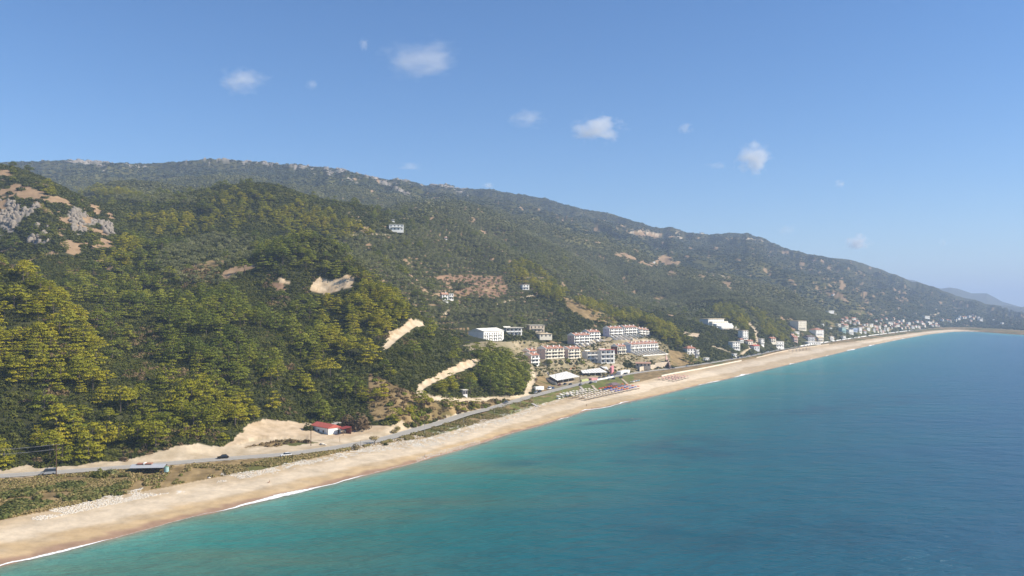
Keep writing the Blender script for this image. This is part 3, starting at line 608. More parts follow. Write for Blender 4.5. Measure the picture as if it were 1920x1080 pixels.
def exc(loc, L_, D, rz): c_, s_ = math.cos(R(rz)), math.sin(R(rz)); EXC.append((loc[0]+c_*L_/2-s_*D/2, loc[1]+s_*L_/2+c_*D/2, math.hypot(L_, D)/2+(0 if loc[1] < 900 else 1+loc[1]/500)))
def at(px, py, Y): return ((px-CX)/F*Y, Y, CAMH+(HY-py)/F*Y)
def flat(px, py, z): Y = (CAMH-z)*F/(py-HY); return ((px-CX)/F*Y, Y, z)
def link(name, me, parent, loc=(0,0,0)):
    o_ = bpy.data.objects.new(name, me); COL.objects.link(o_); o_.parent = parent; o_.location = loc; return o_
winm = {}
def win_mesh(w, h, frame=True):
    k = (round(w,2), round(h,2))
    if k not in winm:
        a = bpy.data.meshes.new('window'); q = MB(); t = .09
        q.box(0,-.10,0,w,-.004,t); q.box(0,-.10,h-t,w,-.004,h); q.box(0,-.10,t,t,-.004,h-t); q.box(w-t,-.10,t,w,-.004,h-t); q.box(w/2-.035,-.085,t,w/2+.035,-.004,h-t)
        a.from_pydata(q.v, [], q.f); a.materials.append(SHUT if w > 1.15 else WHITE)
        b_ = bpy.data.meshes.new('pane'); b_.from_pydata(MB().box(t,-.05,t,w-t,-.006,h-t).v, [], MB().box(t,-.05,t,w-t,-.006,h-t).f); b_.materials.append(GLASS); winm[k] = (a, b_)
    return winm[k]
def window(parent, x, y, z, w, h, side=False, pane=True):
    a, b_ = win_mesh(w, h); o_ = link('window', a, parent, (x,y,z)); 
    if side: o_.rotation_euler = (0,0,R(-90))
    if pane: link('pane', b_, o_)
    return o_
def terrace(px, py, Y, L_, D, Hh_, rz, units, floors, wall, endw, roof, label, gardens=0, step=0.0, end_win=True):
    t = thing('terraced_houses', at(px,py,Y), rz, label, 'terraced houses'); fh = Hh_/floors; ul = L_/units
    wb = MB(); rf = None
    for i in range(units): wb.box(i*ul, 0, -5, (i+1)*ul-.003, D, Hh_+i*step)
    w_ = wb.build('wall', WALLS[wall], t)
    box('end_wall', WALLS[endw], t, -.03, .25, -5, -.001, D-.25, Hh_-.05)
    for i in range(units):
        z = Hh_+i*step
        r_ = MB().gable(i*ul+.18, (i+1)*ul-.18, -.7, D+.4, z+.03, 2.1).build('roof', ROOFS[roof], t)
        pz = MB()                                                            # white party wall rising above the tiles
        for e0, e1 in (((-.75),(D/2)),((D/2),(D+.45))):
            za, zb = (z+.1, z+2.5) if e0 < 0 else (z+2.5, z+.1)
            pz.hexa([(i*ul-.17,e0,z-.2),(i*ul+.17,e0,z-.2),(i*ul+.17,e1,z-.2),(i*ul-.17,e1,z-.2)],[(i*ul-.17,e0,za+.3),(i*ul+.17,e0,za+.3),(i*ul+.17,e1,zb+.2),(i*ul-.17,e1,zb+.2)])
        pz.build('party_wall', WHITE, t)
        ch_ = MB().box(i*ul+ul*.55, D*.22, z+.6, i*ul+ul*.55+.95, D*.22+.9, z+2.9).build('chimney', WHITE, r_)
        for f_ in range(floors):
            zz = f_*fh+i*step*0+ (i*step)
            if f_ > 0 or not gardens:
                b_ = MB().box(i*ul+.5, -1.5, zz-.16, (i+1)*ul-.5, -.002, zz); b_.box(i*ul+.5,-1.5,zz,(i+1)*ul-.5,-1.38,zz+.95); b_.build('balcony', WALLS[wall], t)
            for k_ in range(2): window(t, i*ul+ul*(.12+.44*k_), 0, zz+.25 if f_ else zz+.3, ul*.30, fh*.66)
    if end_win:
        for f_ in range(1, floors): window(t, -.03, D*.62, f_*fh+.6, 1.1, 1.2, side=True)
    if gardens:
        for i in range(units+1):
            z = min(i,units-1)*step; MB().hexa([(i*ul-.18,-gardens,-7),(i*ul+.18,-gardens,-7),(i*ul+.18,-.002,-5),(i*ul-.18,-.002,-5)],[(i*ul-.18,-gardens,-2.6+z),(i*ul+.18,-gardens,-2.6+z),(i*ul+.18,-.002,z+1.6),(i*ul-.18,-.002,z+1.6)]).build('garden_wall', WHITE, t)
            if i < units: 
                MB().hexa([(i*ul+.3,-gardens+.3,-7),(i*ul+1.9,-gardens+.3,-7),(i*ul+1.9,-.1,-5),(i*ul+.3,-.1,-5)],[(i*ul+.3,-gardens+.3,-3.1+z),(i*ul+1.9,-gardens+.3,-3.1+z),(i*ul+1.9,-.1,z),(i*ul+.3,-.1,z)]).build('garden_stairs', BEIGE, t)
    return t
def hotel(px, py, Y, L_, D, Hh_, rz, floors, bays, wall, endw, roof, label, cat='hotel', over=.9, bal=True):
    t = thing('hotel', at(px,py,Y), rz, label, cat); fh = Hh_/floors; bw = L_/bays
    box('wall', WALLS[wall], t, 0,0,-5,L_,D,Hh_); box('end_wall', WALLS[endw], t, -.03,.1,-5,-.002,D-.1,Hh_-.04)
    rf = box('roof', ROOFS[roof], t, -over*.3, -over, Hh_+.002, L_+over*.3, D+.3, Hh_+.35); box('parapet', WALLS[wall], rf, -over*.3,D*.3,Hh_+.36,L_*.4,D*.6,Hh_+1.3)
    for f_ in range(floors):
        for i in range(bays):
            if bal:
                b_ = MB().box(i*bw+.25,-1.4,f_*fh-.14,(i+1)*bw-.25,-.002,f_*fh); b_.box(i*bw+.25,-1.4,f_*fh,(i+1)*bw-.25,-1.3,f_*fh+.95); b_.box(i*bw+.15,-1.4,f_*fh-.14,i*bw+.25,-.002,f_*fh+fh*.9); b_.build('balcony', WALLS[wall], t)
            window(t, i*bw+bw*.28, 0, f_*fh+.2, bw*.44, fh*.7)
        window(t, -.03, D*.55, f_*fh+1.0, .9, 1.1, side=True)
    return t
def house(px, py, wpx, hpx, wall, roof, label, Y=None, rz=40, kind='flat', win=True, group=None, dep=.75, name='house', cat='house'):
    if Y is None: X0, Y, z0 = hit(px, py); loc = (X0, Y, z0)
    else: loc = at(px, py, Y)
    m_ = Y/F; L_ = wpx*m_/(math.cos(R(rz))+dep*abs(math.sin(R(rz)))); D = L_*dep; h_ = max(2.4, hpx*m_)
    t = thing(name, loc, rz, label, cat, group); exc(loc, L_, D, rz)
    rise = 0.28*h_ if kind != 'flat' else 0; rise = min(max(rise,1.0),2.6) if rise else 0; hw = h_-rise*.8
    box('wall', WALLS[wall], t, 0,0,-3,L_,D,hw)
    if kind == 'flat': r_ = MB().box(-.35,-.5,hw+.002,L_+.35,D+.3,hw+.3).build('roof', ROOFS[roof], t)
    else: r_ = MB().gable(-.4,L_+.4,-.6,D+.5,hw+.003,rise,hip=(D*.45 if kind == 'hip' else 0)).build('roof', ROOFS[roof], t)
    if win:
        fl = min(5, max(1, int(round(hw/3.1)))); n_ = min(9, max(2, int(L_/3.4)))
        for f_ in range(fl):
            for i in range(n_): window(t, L_*(i+.5)/n_-.6, 0, f_*hw/fl+.5, 1.25, min(1.9, hw/fl-.8), pane=Y < 1300)
            if Y < 1300 or f_ == 0: window(t, 0, D*.6, f_*hw/fl+.7, 1.0, 1.2, side=True, pane=Y < 1300)
        if fl > 1 and Y < 1700: b_ = MB().box(L_*.12,-1.3,hw/fl-.15,L_*.88,-.002,hw/fl); b_.box(L_*.12,-1.3,hw/fl,L_*.88,-1.2,hw/fl+.9); b_.build('balcony', WALLS[wall], t)
    if kind != 'flat' and Y < 1700: MB().box(L_*.65,D*.3,hw+.3,L_*.65+.7,D*.3+.7,hw+rise+.9).build('chimney', WHITE, r_)
    return t
terrace(996,687,682,9.5,10,9.3,42,1,3,'white','pink','terracotta','small white three-storey house with terracotta roof, leftmost in front of the pink terrace',end_win=False)
terrace(992,671,712,9,9,6,42,1,2,'white','pink','terracotta','small terracotta-roofed house tucked behind the leftmost white house')
terrace(1023,673,700,23.5,10.5,8.8,44,3,3,'cream','pink','terracotta','terraced block with pink end wall and three terracotta roofs above the garden trees')
terrace(1066,672.5,716,15.5,10,8.6,44,2,3,'cream','pink','terracotta','shorter pink-ended terraced block next to the white hotel')
hotel(1100,680.5,735,15,7,10.4,34,3,3,'white','grey','tan','white three-storey hotel with pale tan roof and grey end wall')
hotel(1126,681.5,728,14.5,6,12.2,22,3,3,'white','white','red','bright white three-storey hotel with dark red roof edge, right of its tan-roofed twin')
terrace(1077,645,785,23.5,9,8.4,45,3,3,'white','pink','terracotta','upper terraced block with pink end wall at the left end of the hillside rows',gardens=8)
terrace(1104,638,815,18,9,8.2,45,2,3,'white','grey','terracotta','white upper terraced block with grey end wall, second along the hillside',gardens=9)
terrace(1143,631,835,22,9,8.4,45,3,3,'white','lavender','terracotta','upper terraced block with lavender end wall, first of the top row',gardens=10)
terrace(1171,629,860,22,9,8.6,45,3,3,'white','white','terracotta','middle terraced block of the top white row',gardens=11)
terrace(1198,630,890,20,9,7.4,48,3,3,'white','white','faded','rightmost block of the top white row, beside the bright pines',gardens=12,step=-.5)
terrace(1183,661,800,48,11,8.0,46,7,2,'white','blue','terracotta','long terraced row with blue end wall and many chimneys above the pale retaining wall',gardens=11)
terrace(1158,664,782,12,9,7.4,40,2,2,'cream','dark red','terracotta','two-unit house with dark red-brown end wall, left of the blue-ended row')
# long white building and its neighbours
t = thing('long_white_building', at(907,641,690), 62, 'long white three-storey building with pale pitched roof and blank gable towards the beach track', 'building')
box('wall', WHITE, t, 0,0,-5,36,15.5,8.8); rf = MB().gable(-.3,36.3,-.6,16,8.803,2.6).build('roof', M('white_sheet_roof',(.74,.71,.63),.8), t); MB().hexa([(16,-.6,8.8),(16.3,-.6,8.8),(16.3,7.6,11.3),(16,7.6,11.3)],[(16,-.6,9.1),(16.3,-.6,9.1),(16.3,7.6,11.75),(16,7.6,11.75)]).build('roof_joint', GREYW, rf); box('gable_panel', WHITE, t, -.04,.4,-5,-.002,15.1,8.6); box('gable_seam', GREYW, t, -.07,5.7,0,-.042,5.85,8)
for f_ in range(3):
    for i in range(8): window(t, 1.6+i*4.1, 0, .5+f_*2.7, 1.5, 1.7)
    for i in range(4): MB().box(1+i*8.2,-1.2,.2+f_*2.7,7.4+i*8.2,-.002,.35+f_*2.7).build('balcony', WHITE, t)
t = hotel(948,630,745,17,13,7.6,26,2,4,'white','grey','pale','two-storey white building with flat overhanging roof and dark open balconies','building',over=2.2)
box('garden_wall', WHITE, t, -1,-5,-3,16,-4.7,-.2)
t = house(993,623,38,13,'beige','pale','beige two-storey house with flat white roof right of the open-balconied building',Y=790,rz=24,kind='flat')
house(1012,632,30,7,'cream','tan','low annex with a broad tan roof in front of the beige house',Y=770,rz=20,kind='hip',name='annex')
# stepped white apartment hotel farther along
t = thing('stepped_hotel', at(1328,614,1090), 42, 'large stepped white apartment hotel on the hillside with grey end wall', 'hotel')
box('wall', WHITE, t, 0,0,-6,38,14,11.5); box('end_wall', GREYW, t, -.05,.2,-6,-.003,13.8,11.3); MB().box(-.5,-1,11.502,38.5,14.5,12).build('roof', TANR, t)
for k_, (y0, y1, x0, x1, z1) in enumerate([(-5,-.01,2,40,8.2),(-10,-5.01,5,43,5.0),(-15,-10.01,9,46,1.8),(-21,-15.01,14,49,-2.4)]):
    s_ = MB().box(x0,y0,-16,x1,y1,z1).build('terrace_step', [CREAM,WHITE,WHITE,BEIGE][k_], t)
    for i in range(9): window(t, x0+1.2+i*(x1-x0-2)/9, y0, z1-2.8, 1.6, 1.9, pane=False)
    MB().box(x0,y0-1.4,z1-3.1,x1,y0-.01,z1-2.9).box(x0,y0-1.4,z1-2.9,x1,y0-1.3,z1-2.2).build('balcony', WHITE, t)
for i in range(9): window(t, 1.5+i*4, 0, 8.3, 1.8, 2.0, pane=False)
# houses of the nearer part of the village, each by its place in the photograph
VH = [(1289,670,23,20,'white','terracotta','hip','orange-roofed house with brown walls standing alone in the shrubs above the road',868,25),(1306,669,8,13,'white','pale','flat','narrow white wing right of the orange-roofed house',862,30),
 (1323,678,10,6,'white','pale','flat','low white ruin-like hut beside the road',None,30),(1374,655,19,12,'white','pale','flat','flat-roofed pale blue-white house below the stepped hotel',None,25),(1376,669,9,5,'white','pale','flat','small white kiosk beside the coast road',None,30),
 (1393,637,17,15,'white','tan','flat','white three-storey house beside the steep grey lane',None,35),(1388,643,10,7,'white','terracotta','hip','small red-roofed house left of the steep lane',None,30),(1403,646,14,7,'cream','terracotta','gable','white-gabled house with terracotta roof below the steep lane',None,30),
 (1414,655,16,7,'grey','red','gable','low house with bright red roof just above the coast road',None,30),(1427,647,10,10,'white','pale','flat','small white cube house right of the steep lane',None,35),(1446,642,14,8,'cream','terracotta','gable','terracotta-roofed house between lane and brown shrubs',None,30),
 (1456,651,20,9,'white','pale','flat','pale flat-roofed row at the road below the terracotta house',None,25),(1485,638,8,10,'white','faded','gable','narrow white house left of the pink one',None,30),(1489,641,11,9,'pink','terracotta','gable','pink house with terracotta roof near the dark trees',None,30),
 (1490,630,14,7,'white','pale','flat','flat white house above the pink one',None,30),(1497,619,28,15,'cream','tan','flat','large cream four-storey block among trees',None,35),(1530,630,24,12,'white','terracotta','hip','large house with broad terracotta roof',None,30),
 (1516,640,20,9,'grey','dark','gable','long house with dark roof below the terracotta-roofed one',None,30),(1535,641,15,8,'cream','tan','gable','cream house with tan roof beside the road',None,30),(1515,646,35,4,'white','pale','flat','low white roadside wall building',None,25),
 (1557,638,11,6,'white','pale','flat','small white house by the road, left of the white cube',None,30),(1581,637,8,6,'white','pale','flat','bright white cube by the road',None,30),(1571,613,10,5,'cream','pale','flat','cream flat-roofed house above the teal block',None,30),
 (1584,616,12,7,'cream','terracotta','gable','orange-roofed house behind the teal block',None,30),(1579,624,12,9,'teal','pale','flat','teal block of flats in the village',None,30),(1592,626,14,7,'white','pale','flat','white house right of the teal block',None,30),
 (1600,622,13,6,'blue','pale','flat','pale blue building in the middle of the village',None,30),(1611,623,9,8,'white','pale','flat','white three-storey house right of the pale blue one',None,30),(1554,588,15,5,'white','pale','flat','bright white villa highest above the village',None,25),
 (1563,593,9,4,'cream','tan','flat','cream house just below the highest white villa',None,30),(1542,612,5,4,'white','pale','flat','tiny white hut on the wooded slope',None,30),(1556,618,7,3,'white','pale','flat','small white hut right of the broad terracotta roof',None,30),
 (730,431,27,9,'white','pale','flat','long bright white building alone on the olive slope',None,12),(735,415,5,3,'white','pale','flat','tiny white hut above the long white building',None,20),(834,449,5,4,'white','faded','gable','tiny pink-and-white hut in the olive groves',None,30),
 (829,563,14,12,'white','faded','gable','white villa with pink roof and balconies in the olive grove',None,30),(842,562,10,10,'white','pale','flat','flat-roofed wing of the white villa in the olive grove',None,30),(980,543,15,8,'white','pale','flat','white cube house on the bare terrace above the grove',None,25),
 (868,741,11,8,'white','pale','flat','small white hut beside the loop of the dirt track',None,35),(1225,493,5,2.5,'white','pale','flat','tiny white building below the tan quarry scar',None,30),(1314,439,7,2.6,'cream','dark','flat','tiny house standing on the skyline',None,20),
 (1734,597,15,4,'white','pale','flat','white villa on the spur above the far village end',None,25),(1879,608,6,3,'white','pale','flat','tiny white house near the right edge',None,30),(1562,555,6,4,'white','faded','gable','tiny white house high on the far slope',None,30),
 (1271,489,0,0,'white','pale','flat','',None,30)]
for (a,b,w_,h_,wl_,rf_,kd,lb,Y_,rz_) in VH:
    if w_: house(a,b,w_*(1.0 if Y_ else 1.12),h_*(1.0 if Y_ else 1.15),wl_,rf_,lb,Y=Y_,rz=rz_,kind=kd)
r_ = random.Random(5)
vil = []
for (x0,x1,y0,y1,n_) in [(1576,1612,598,612,13),(1615,1665,611,624,20),(1664,1706,604,619,20),(1706,1762,605,616,20),(1796,1842,596,603,11),(1764,1796,602,607,4),(1600,1700,578,602,9),(1700,1880,578,603,5),(1640,1680,600,612,7)]:
    for i in range(n_):
        x = x0+(x1-x0)*(i+.5)/n_+r_.uniform(-2,2); y = y0+(y1-y0)*r_.random(); y = min(y, HY+(CAMH-4)*F/float(Yr(x))-1.6)
        if y < np.interp(x, rdx, rdy)+7: y = float(np.interp(x, rdx, rdy)+7+r_.random()*12)
        if hit(x, y)[1] > 4600: continue
        wl_ = r_.choice(['white','white','white','cream','pink','grey','beige']); rf_, kd = r_.choice([('terracotta','gable'),('terracotta','hip'),('faded','gable'),('pale','flat'),('pale','flat'),('tan','flat')])
        if x0 == 1576: rf_, kd = r_.choice([('terracotta','gable'),('faded','hip')])
        zone = 'in the terracotta cluster climbing the slope' if x0 == 1576 else ('in the middle of the far beach village' if x1 <= 1665 and y0 > 605 else ('in the dense end of the far beach village' if x1 <= 1706 and y0 >= 600 else ('at the far end of the beach village' if x1 == 1762 else ('in the hamlet beyond the bay corner' if x0 in (1796,1764) else 'scattered on the hazy far slope'))))
        rn = {'terracotta':'terracotta','faded':'faded pink','pale':'flat pale','tan':'flat tan'}[rf_]
        sm = .5 if 'scattered' in zone else 1
        house(x, y, r_.uniform(5,9.5)*sm, r_.uniform(3.2,5.5)*sm, wl_, rf_, f'small {wl_} house with {rn} roof {zone}', rz=r_.uniform(20,50), kind=kd, group=f'{wl_} houses with {rn} roofs {zone}')
# red-roofed house by the road, with its sheds
t = thing('red_roofed_house', at(582.6,809.5,369), -44, 'long low white house with bright red pitched roof beside the coast road', 'house')
box('wall', WHITE, t, 0,0,-2,14.5,6.6,2.9); r1_ = MB().gable(-.15,14.7,-.2,6.9,2.903,1.4).build('roof', REDR, t); 
MB().hexa([(14.38,0,2.9),(14.5,0,2.9),(14.5,6.6,2.9),(14.38,6.6,2.9)],[(14.38,3.25,4.2),(14.5,3.25,4.2),(14.5,3.35,4.2),(14.38,3.35,4.2)]).build('gable', WHITE, t)
box('door', BLACKM, t, 14.5,4.9,0,14.56,5.8,2.0); [window(t, 2+i*4, 0, .8, 1.2, 1.0) for i in range(3)]
t = thing('white_shed', at(560,796,387), -35, 'white box-shaped shed left of the red-roofed house', 'shed'); box('wall', WHITE, t, 0,0,-2,3.4,4.5,3.3); box('roof', FLATR, t, -.2,-.2,3.303,3.6,4.7,3.5); window(t, .8, 0, 1, 1.2, 1.4); box('lean_to', FLATR, t, .2,4.72,-2,3.2,9,3.0)
t = thing('salmon_shed', at(589,795,392), -44, 'small salmon-coloured shed behind the red roof', 'shed'); box('wall', PINKW, t, 0,0,-2,2.6,3.0,2.8); box('roof', PINKW, t, -.15,-.15,2.803,2.75,3.15,2.95); box('door', GLASS, t, .8,-.04,0,1.7,-.002,1.9)
t = thing('low_outbuilding', at(606,802,378), -44, 'low outbuilding with pale grey corrugated roof behind the red roof', 'outbuilding'); box('wall', GREYW, t, 0,0,-2,7.5,5,2.0); MB().hexa([(-.3,-.3,2.002),(7.8,-.3,2.002),(7.8,5.3,2.6),(-.3,5.3,2.6)],[(-.3,-.3,2.12),(7.8,-.3,2.12),(7.8,5.3,2.75),(-.3,5.3,2.75)]).build('roof', CONC, t); box('door', BLACKM, t, 3,-.04,0,3.9,-.002,1.8)
t = thing('red_lean_to', at(634,813,361), -42, 'open lean-to with dark red roof right of the white house', 'lean-to')
for p_ in ((0,0),(3.6,0),(0,4.2),(3.6,4.2)): MB().box(p_[0],p_[1],-1,p_[0]+.14,p_[1]+.14,2.3+p_[1]*.12).build('post', WOODD, t)
MB().hexa([(-.3,-.3,2.3),(3.9,-.3,2.3),(3.9,4.6,2.9),(-.3,4.6,2.9)],[(-.3,-.3,2.42),(3.9,-.3,2.42),(3.9,4.6,3.02),(-.3,4.6,3.02)]).build('roof', M('maroon_sheet',(.26,.05,.045),.8), t); box('back_wall', REDW, t, 0,4.36,-1,3.7,4.5,2.8)
# beach hut on stilts with long stair
hx, hy, hz_ = flat(247,893,3.0)
for p_ in PADS: exc(at(p_[0],p_[1],p_[2]), p_[3], p_[4]+p_[7], p_[5])
t = thing('beach_hut', (hx,hy,hz_), 6, 'open wooden beach hut on stilts with grey metal roof and red tiles on top', 'beach hut')
for x in (0,3.4,6.9,10.2):
    for y in (0,4.2): MB().box(x,y,-2.5,x+.16,y+.16,3.1).build('post', WOODD, t)
box('deck', WOODD, t, -.2,-.2,.55,10.6,4.6,.75); rf = MB().hexa([(-.6,-.8,2.9),(11,-.8,2.9),(11,2.2,3.7),(-.6,2.2,3.7)],[(-.6,-.8,3.0),(11,-.8,3.0),(11,2.2,3.82),(-.6,2.2,3.82)]).hexa([(-.6,2.203,3.7),(11,2.203,3.7),(11,5.2,2.9),(-.6,5.2,2.9)],[(-.6,2.203,3.82),(11,2.203,3.82),(11,5.2,3.0),(-.6,5.2,3.0)]).build('roof', STEEL, t)
MB().box(1.2,1.3,3.84,3.4,3.2,4.15).box(4.0,1.3,3.84,6.2,3.2,4.15).build('red_tiles', TILE, rf); MB().box(3.42,1.2,3.84,3.98,3.3,4.3).build('white_cap', WHITE, rf)
box('counter', WOODD, t, .3,3.9,.752,10,4.1,2.0); MB().box(.05,.05,1.5,3.3,.12,1.6).box(3.6,.05,1.5,6.8,.12,1.6).box(7.1,.05,1.5,10.2,.12,1.6).build('railing', WOODD, t)
t = thing('wooden_staircase', (hx+10.3,hy-.4,hz_+.7), 0, 'long dark wooden staircase from the beach hut down to the sand', 'staircase'); s_ = MB()
for i in range(16): s_.box(.1+i*.05,-.35-i*.78,.42-i*.085,1.3+i*.05,.1-i*.78,.50-i*.085)
s_.build('tread', WOODD, t)
for x in (0,1.25): MB().hexa([(x,0,.1),(x+.12,0,.1),(x+.92,-12.6,-1.2),(x+.8,-12.6,-1.2)],[(x,0,.55),(x+.12,0,.55),(x+.92,-12.6,-.85),(x+.8,-12.6,-.85)]).build('stringer', WOODL, t)
t = thing('water_tank', (hx+11.3,hy+2,hz_+.3), 0, 'green and white water tank on a stand at the right end of the beach hut', 'tank'); MB().cyl((0,0,.9),(0,0,2.6),.85,.85,12).build('drum', TEAL, t); MB().cyl((0,0,2.6),(0,0,2.9),.85,.3,12).build('lid', PINE_D and M('tank_green',(.10,.20,.13)), t); MB().box(-.7,-.7,-2,-.5,-.5,.9).box(.5,-.7,-2,.7,-.5,.9).box(-.7,.5,-2,-.5,.7,.9).box(.5,.5,-2,.7,.7,.9).build('stand', WOODD, t)
# beachfront restaurants under pale slatted canopies
def canopy(name, pts, zt, label, cat, posts=3, slats=9, back=True):
    Q = [flat(a, b, z) for (a,b),z in zip(pts, zt)]; o_ = Q[0]; t = thing(name, (o_[0],o_[1],4.0), 0, label, cat); q = [Vector((p[0]-o_[0], p[1]-o_[1], p[2]-4.0)) for p in Q]
    MB().hexa([p for p in q], [p+Vector((0,0,.16)) for p in q]).build('canopy', CANV, t); sl = MB()
    for i in range(1, slats):
        u = i/slats; a = q[0].lerp(q[1],u)+Vector((0,0,.165)); b_ = q[3].lerp(q[2],u)+Vector((0,0,.165)); d = (q[1]-q[0]).normalized()*.12
        sl.hexa([a-d,a+d,b_+d,b_-d],[v+Vector((0,0,.09)) for v in (a-d,a+d,b_+d,b_-d)])
    sl.build('roof_batten', GREYW, t)
    for (i,j) in ((0,1),(1,2),(0,3)):
        for k_ in range(posts+1):
            p = q[i].lerp(q[j], k_/posts)*.985+ (sum(q,Vector())/4)*.015; MB().box(p.x-.12,p.y-.12,-1.5,p.x+.12,p.y+.12,p.z-.01).build('post', WHITE, t)
    cc = sum(q,Vector())/4; ins = [cc+(p-cc)*.93 for p in q]
    MB().hexa([(p.x,p.y,-1.5) for p in ins],[(p.x,p.y,.25) for p in ins]).build('deck', WOODL, t)
    if back:
        for (i,j) in ((2,3),(3,0)):
            a, b_ = ins[i], ins[j]; n_ = (cc-(a+b_)/2); n_.z = 0; n_.normalize(); n_ *= .2
            MB().hexa([(a.x,a.y,.252),(b_.x,b_.y,.252),(b_.x+n_.x,b_.y+n_.y,.252),(a.x+n_.x,a.y+n_.y,.252)],[(a.x,a.y,a.z-.05),(b_.x,b_.y,b_.z-.05),(b_.x+n_.x,b_.y+n_.y,b_.z-.05),(a.x+n_.x,a.y+n_.y,a.z-.05)]).build('back_wall', WOODD, t)
    return t
canopy('restaurant', [(1044.7,713.6),(1087,706),(1062,696.5),(1029,704.5)], [7.3,7.3,8.4,8.2], 'beach restaurant under a large pale slatted canopy, nearest of the canopies', 'restaurant', 4, 10)
canopy('restaurant', [(1093,700),(1139,698),(1124,690),(1089,695)], [8.0,8.0,9.0,9.0], 'restaurant under the right-hand white canopy behind the parked cars', 'restaurant', 4, 8)
canopy('restaurant', [(1031,697.5),(1050,695.5),(1040,690.5),(1019,692.5)], [8.2,8.2,8.8,8.8], 'smaller restaurant wing under the white canopy at the back left', 'restaurant', 3, 6)
canopy('awning', [(1131,690.5),(1141,694),(1137,686),(1122,685)], [9.2,8.8,9.6,9.8], 'pale awning behind the pink gate', 'awning', 2, 4)
def wall(name, pts, mat, hgt, thick, label, cat='wall', top=None, zlow=-3):
    o_ = pts[0]; t = bpy.data.objects.new(name, None); q = MB()
    for a, b_ in zip(pts[:-1], pts[1:]):
        a = Vector(a); b_ = Vector(b_); d = (b_-a); d.z = 0; n_ = Vector((-d.y,d.x,0)).normalized()*thick/2; oo_ = Vector(o_)
        lo = [a-n_-oo_, b_-n_-oo_, b_+n_-oo_, a+n_-oo_]; q.hexa([(p.x,p.y,p.z+zlow) for p in lo], [(p.x,p.y,p.z+hgt) for p in lo])
    x = q.build(name, mat); x.location = o_; tag(x, label, cat, kind='thing'); return x
def gp(*l): return [tuple(Vector(flat(a,b,z))) for a,b,z in l]
wall('garden_wall', gp((998,695,9.5),(1030,690.5,10),(1070,686,10.6),(1101,683.5,11)), WHITE, 1.9, .35, 'long white garden wall between the garden trees and the restaurants')
wall('plot_wall', gp((1007,703,6),(1024,712,5),(1043,721,4.3)), WHITE, 1.5, .3, 'white wall along the left side of the nearest restaurant')
wall('restaurant_side_wall', gp((1008,701,6),(1020,699,6.5),(1029,707,5.5)), LAV, 3.0, .3, 'pale grey wall at the back left corner of the nearest restaurant')
wall('terrace_wall', gp((1105,712,4.6),(1117,711,4.6)), M('pink_paving',(.62,.32,.30),.9), 1.3, 5, 'pink low terrace in front of the right-hand restaurant')
wall('hedge_wall', gp((1089,715,4.4),(1102,712.5,4.6)), M('lime_green',(.46,.48,.22),.9), 1.2, 1.6, 'lime-green low planter between the two restaurants')
wall('gate', gp((1145,698,6),(1149,694,7)), M('pink_paint',(.62,.25,.27),.8), 4.2, 1.8, 'pink gateway right of the right-hand restaurant')
wall('forecourt_wall', gp((1120,713,4.2),(1137,710,4.3),(1150,707,4.4)), WHITE, 1.0, .3, 'low white wall behind the row of parked cars')
wall('orange_wall', gp((1066,697,7),(1078,694.5,7.6)), M('orange_render',(.50,.22,.12),.9), 2.6, 2.5, 'orange-brown block among the restaurant roofs')
wall('kiosk', gp((1060,694,7.6),(1071,691,8)), CREAM, 2.8, 3, 'small cream kiosk behind the orange-brown block', 'kiosk')
wall('kiosk', gp((1080,691,8),(1084,690,8)), M('blue_tarp',(.14,.22,.42),.7), 3.2, 3.2, 'blue-roofed stall behind the nearest canopy', 'stall')
wall('kiosk', gp((1044,697.5,7),(1050,696,7)), M('blue_grey_tarp',(.38,.44,.60),.7), 3.4, 3, 'blue-grey stall roof between the two left canopies', 'stall')
wall('caravan', gp((1093,689,8.5),(1105,687,8.8)), WHITE, 2.7, 2.4, 'white caravan parked behind the restaurants', 'caravan')
wall('retaining_wall', gp((1199,695.5,4.5),(1214,692.5,4.5),(1228,690.5,4.5)), BEIGE, 3.6, .5, 'low beige retaining wall left of the tall one at the road')
wall('retaining_wall', gp((1228,690.5,4.4),(1241,689.5,4.4),(1253,688,4.4)), BEIGE, 5.2, .6, 'tall beige retaining wall below the blue-ended terraced row')
_o = Vector(at(1183,661,800)); _c, _s = math.cos(R(46)), math.sin(R(46)); wall('retaining_wall', [tuple(_o+Vector((_c*x+_s*11.6, _s*x-_c*11.6, -3.9))) for x in (4,26,49)], WHITE, 1.4, .4, 'white upper retaining wall under the gardens of the blue-ended row', zlow=-4)
wall('boundary_wall', gp((1248,667,15),(1252,676,10),(1257,690,5)), M('pink_stone',(.55,.38,.32),.9), 1.6, .5, 'pinkish wall running down the slope right of the tall retaining wall')
house(1192,687,30,7,'beige','faded','low building with long faded brown roof under the blue-ended row',Y=745,rz=-8,kind='gable',name='low_building')
wall('white_canopy', gp((1160,701.5,4.5),(1177,698,4.5)), CANV, 2.3, 4, 'long white canvas cover beside the road', 'canopy')
pts = [ (float((p-CX)/F*Yb(p)), float(Yb(p)), 1.2) for p in range(1240, 1392, 6)]
wall('sea_wall', pts, M('sea_wall_render',(.70,.64,.53),.9,var=.15), 2.9, .6, 'long pale sea wall between the coast road and the sand', 'sea wall')
pts = [ (float((p-CX)/F*Yb(p)), float(Yb(p)), 1.6) for p in range(1418, 1560, 8)]
wall('sea_wall', pts, BEIGE, 2.4, .6, 'farther stretch of pale sea wall, below the village', 'sea wall')
pts = [ (float((p-CX)/F*(Yr(p)+6)), float(Yr(p)+6), 4) for p in range(1500, 1720, 10)]
wall('roadside_wall', pts, WHITE, 1.6, .5, 'white wall along the village side of the road')
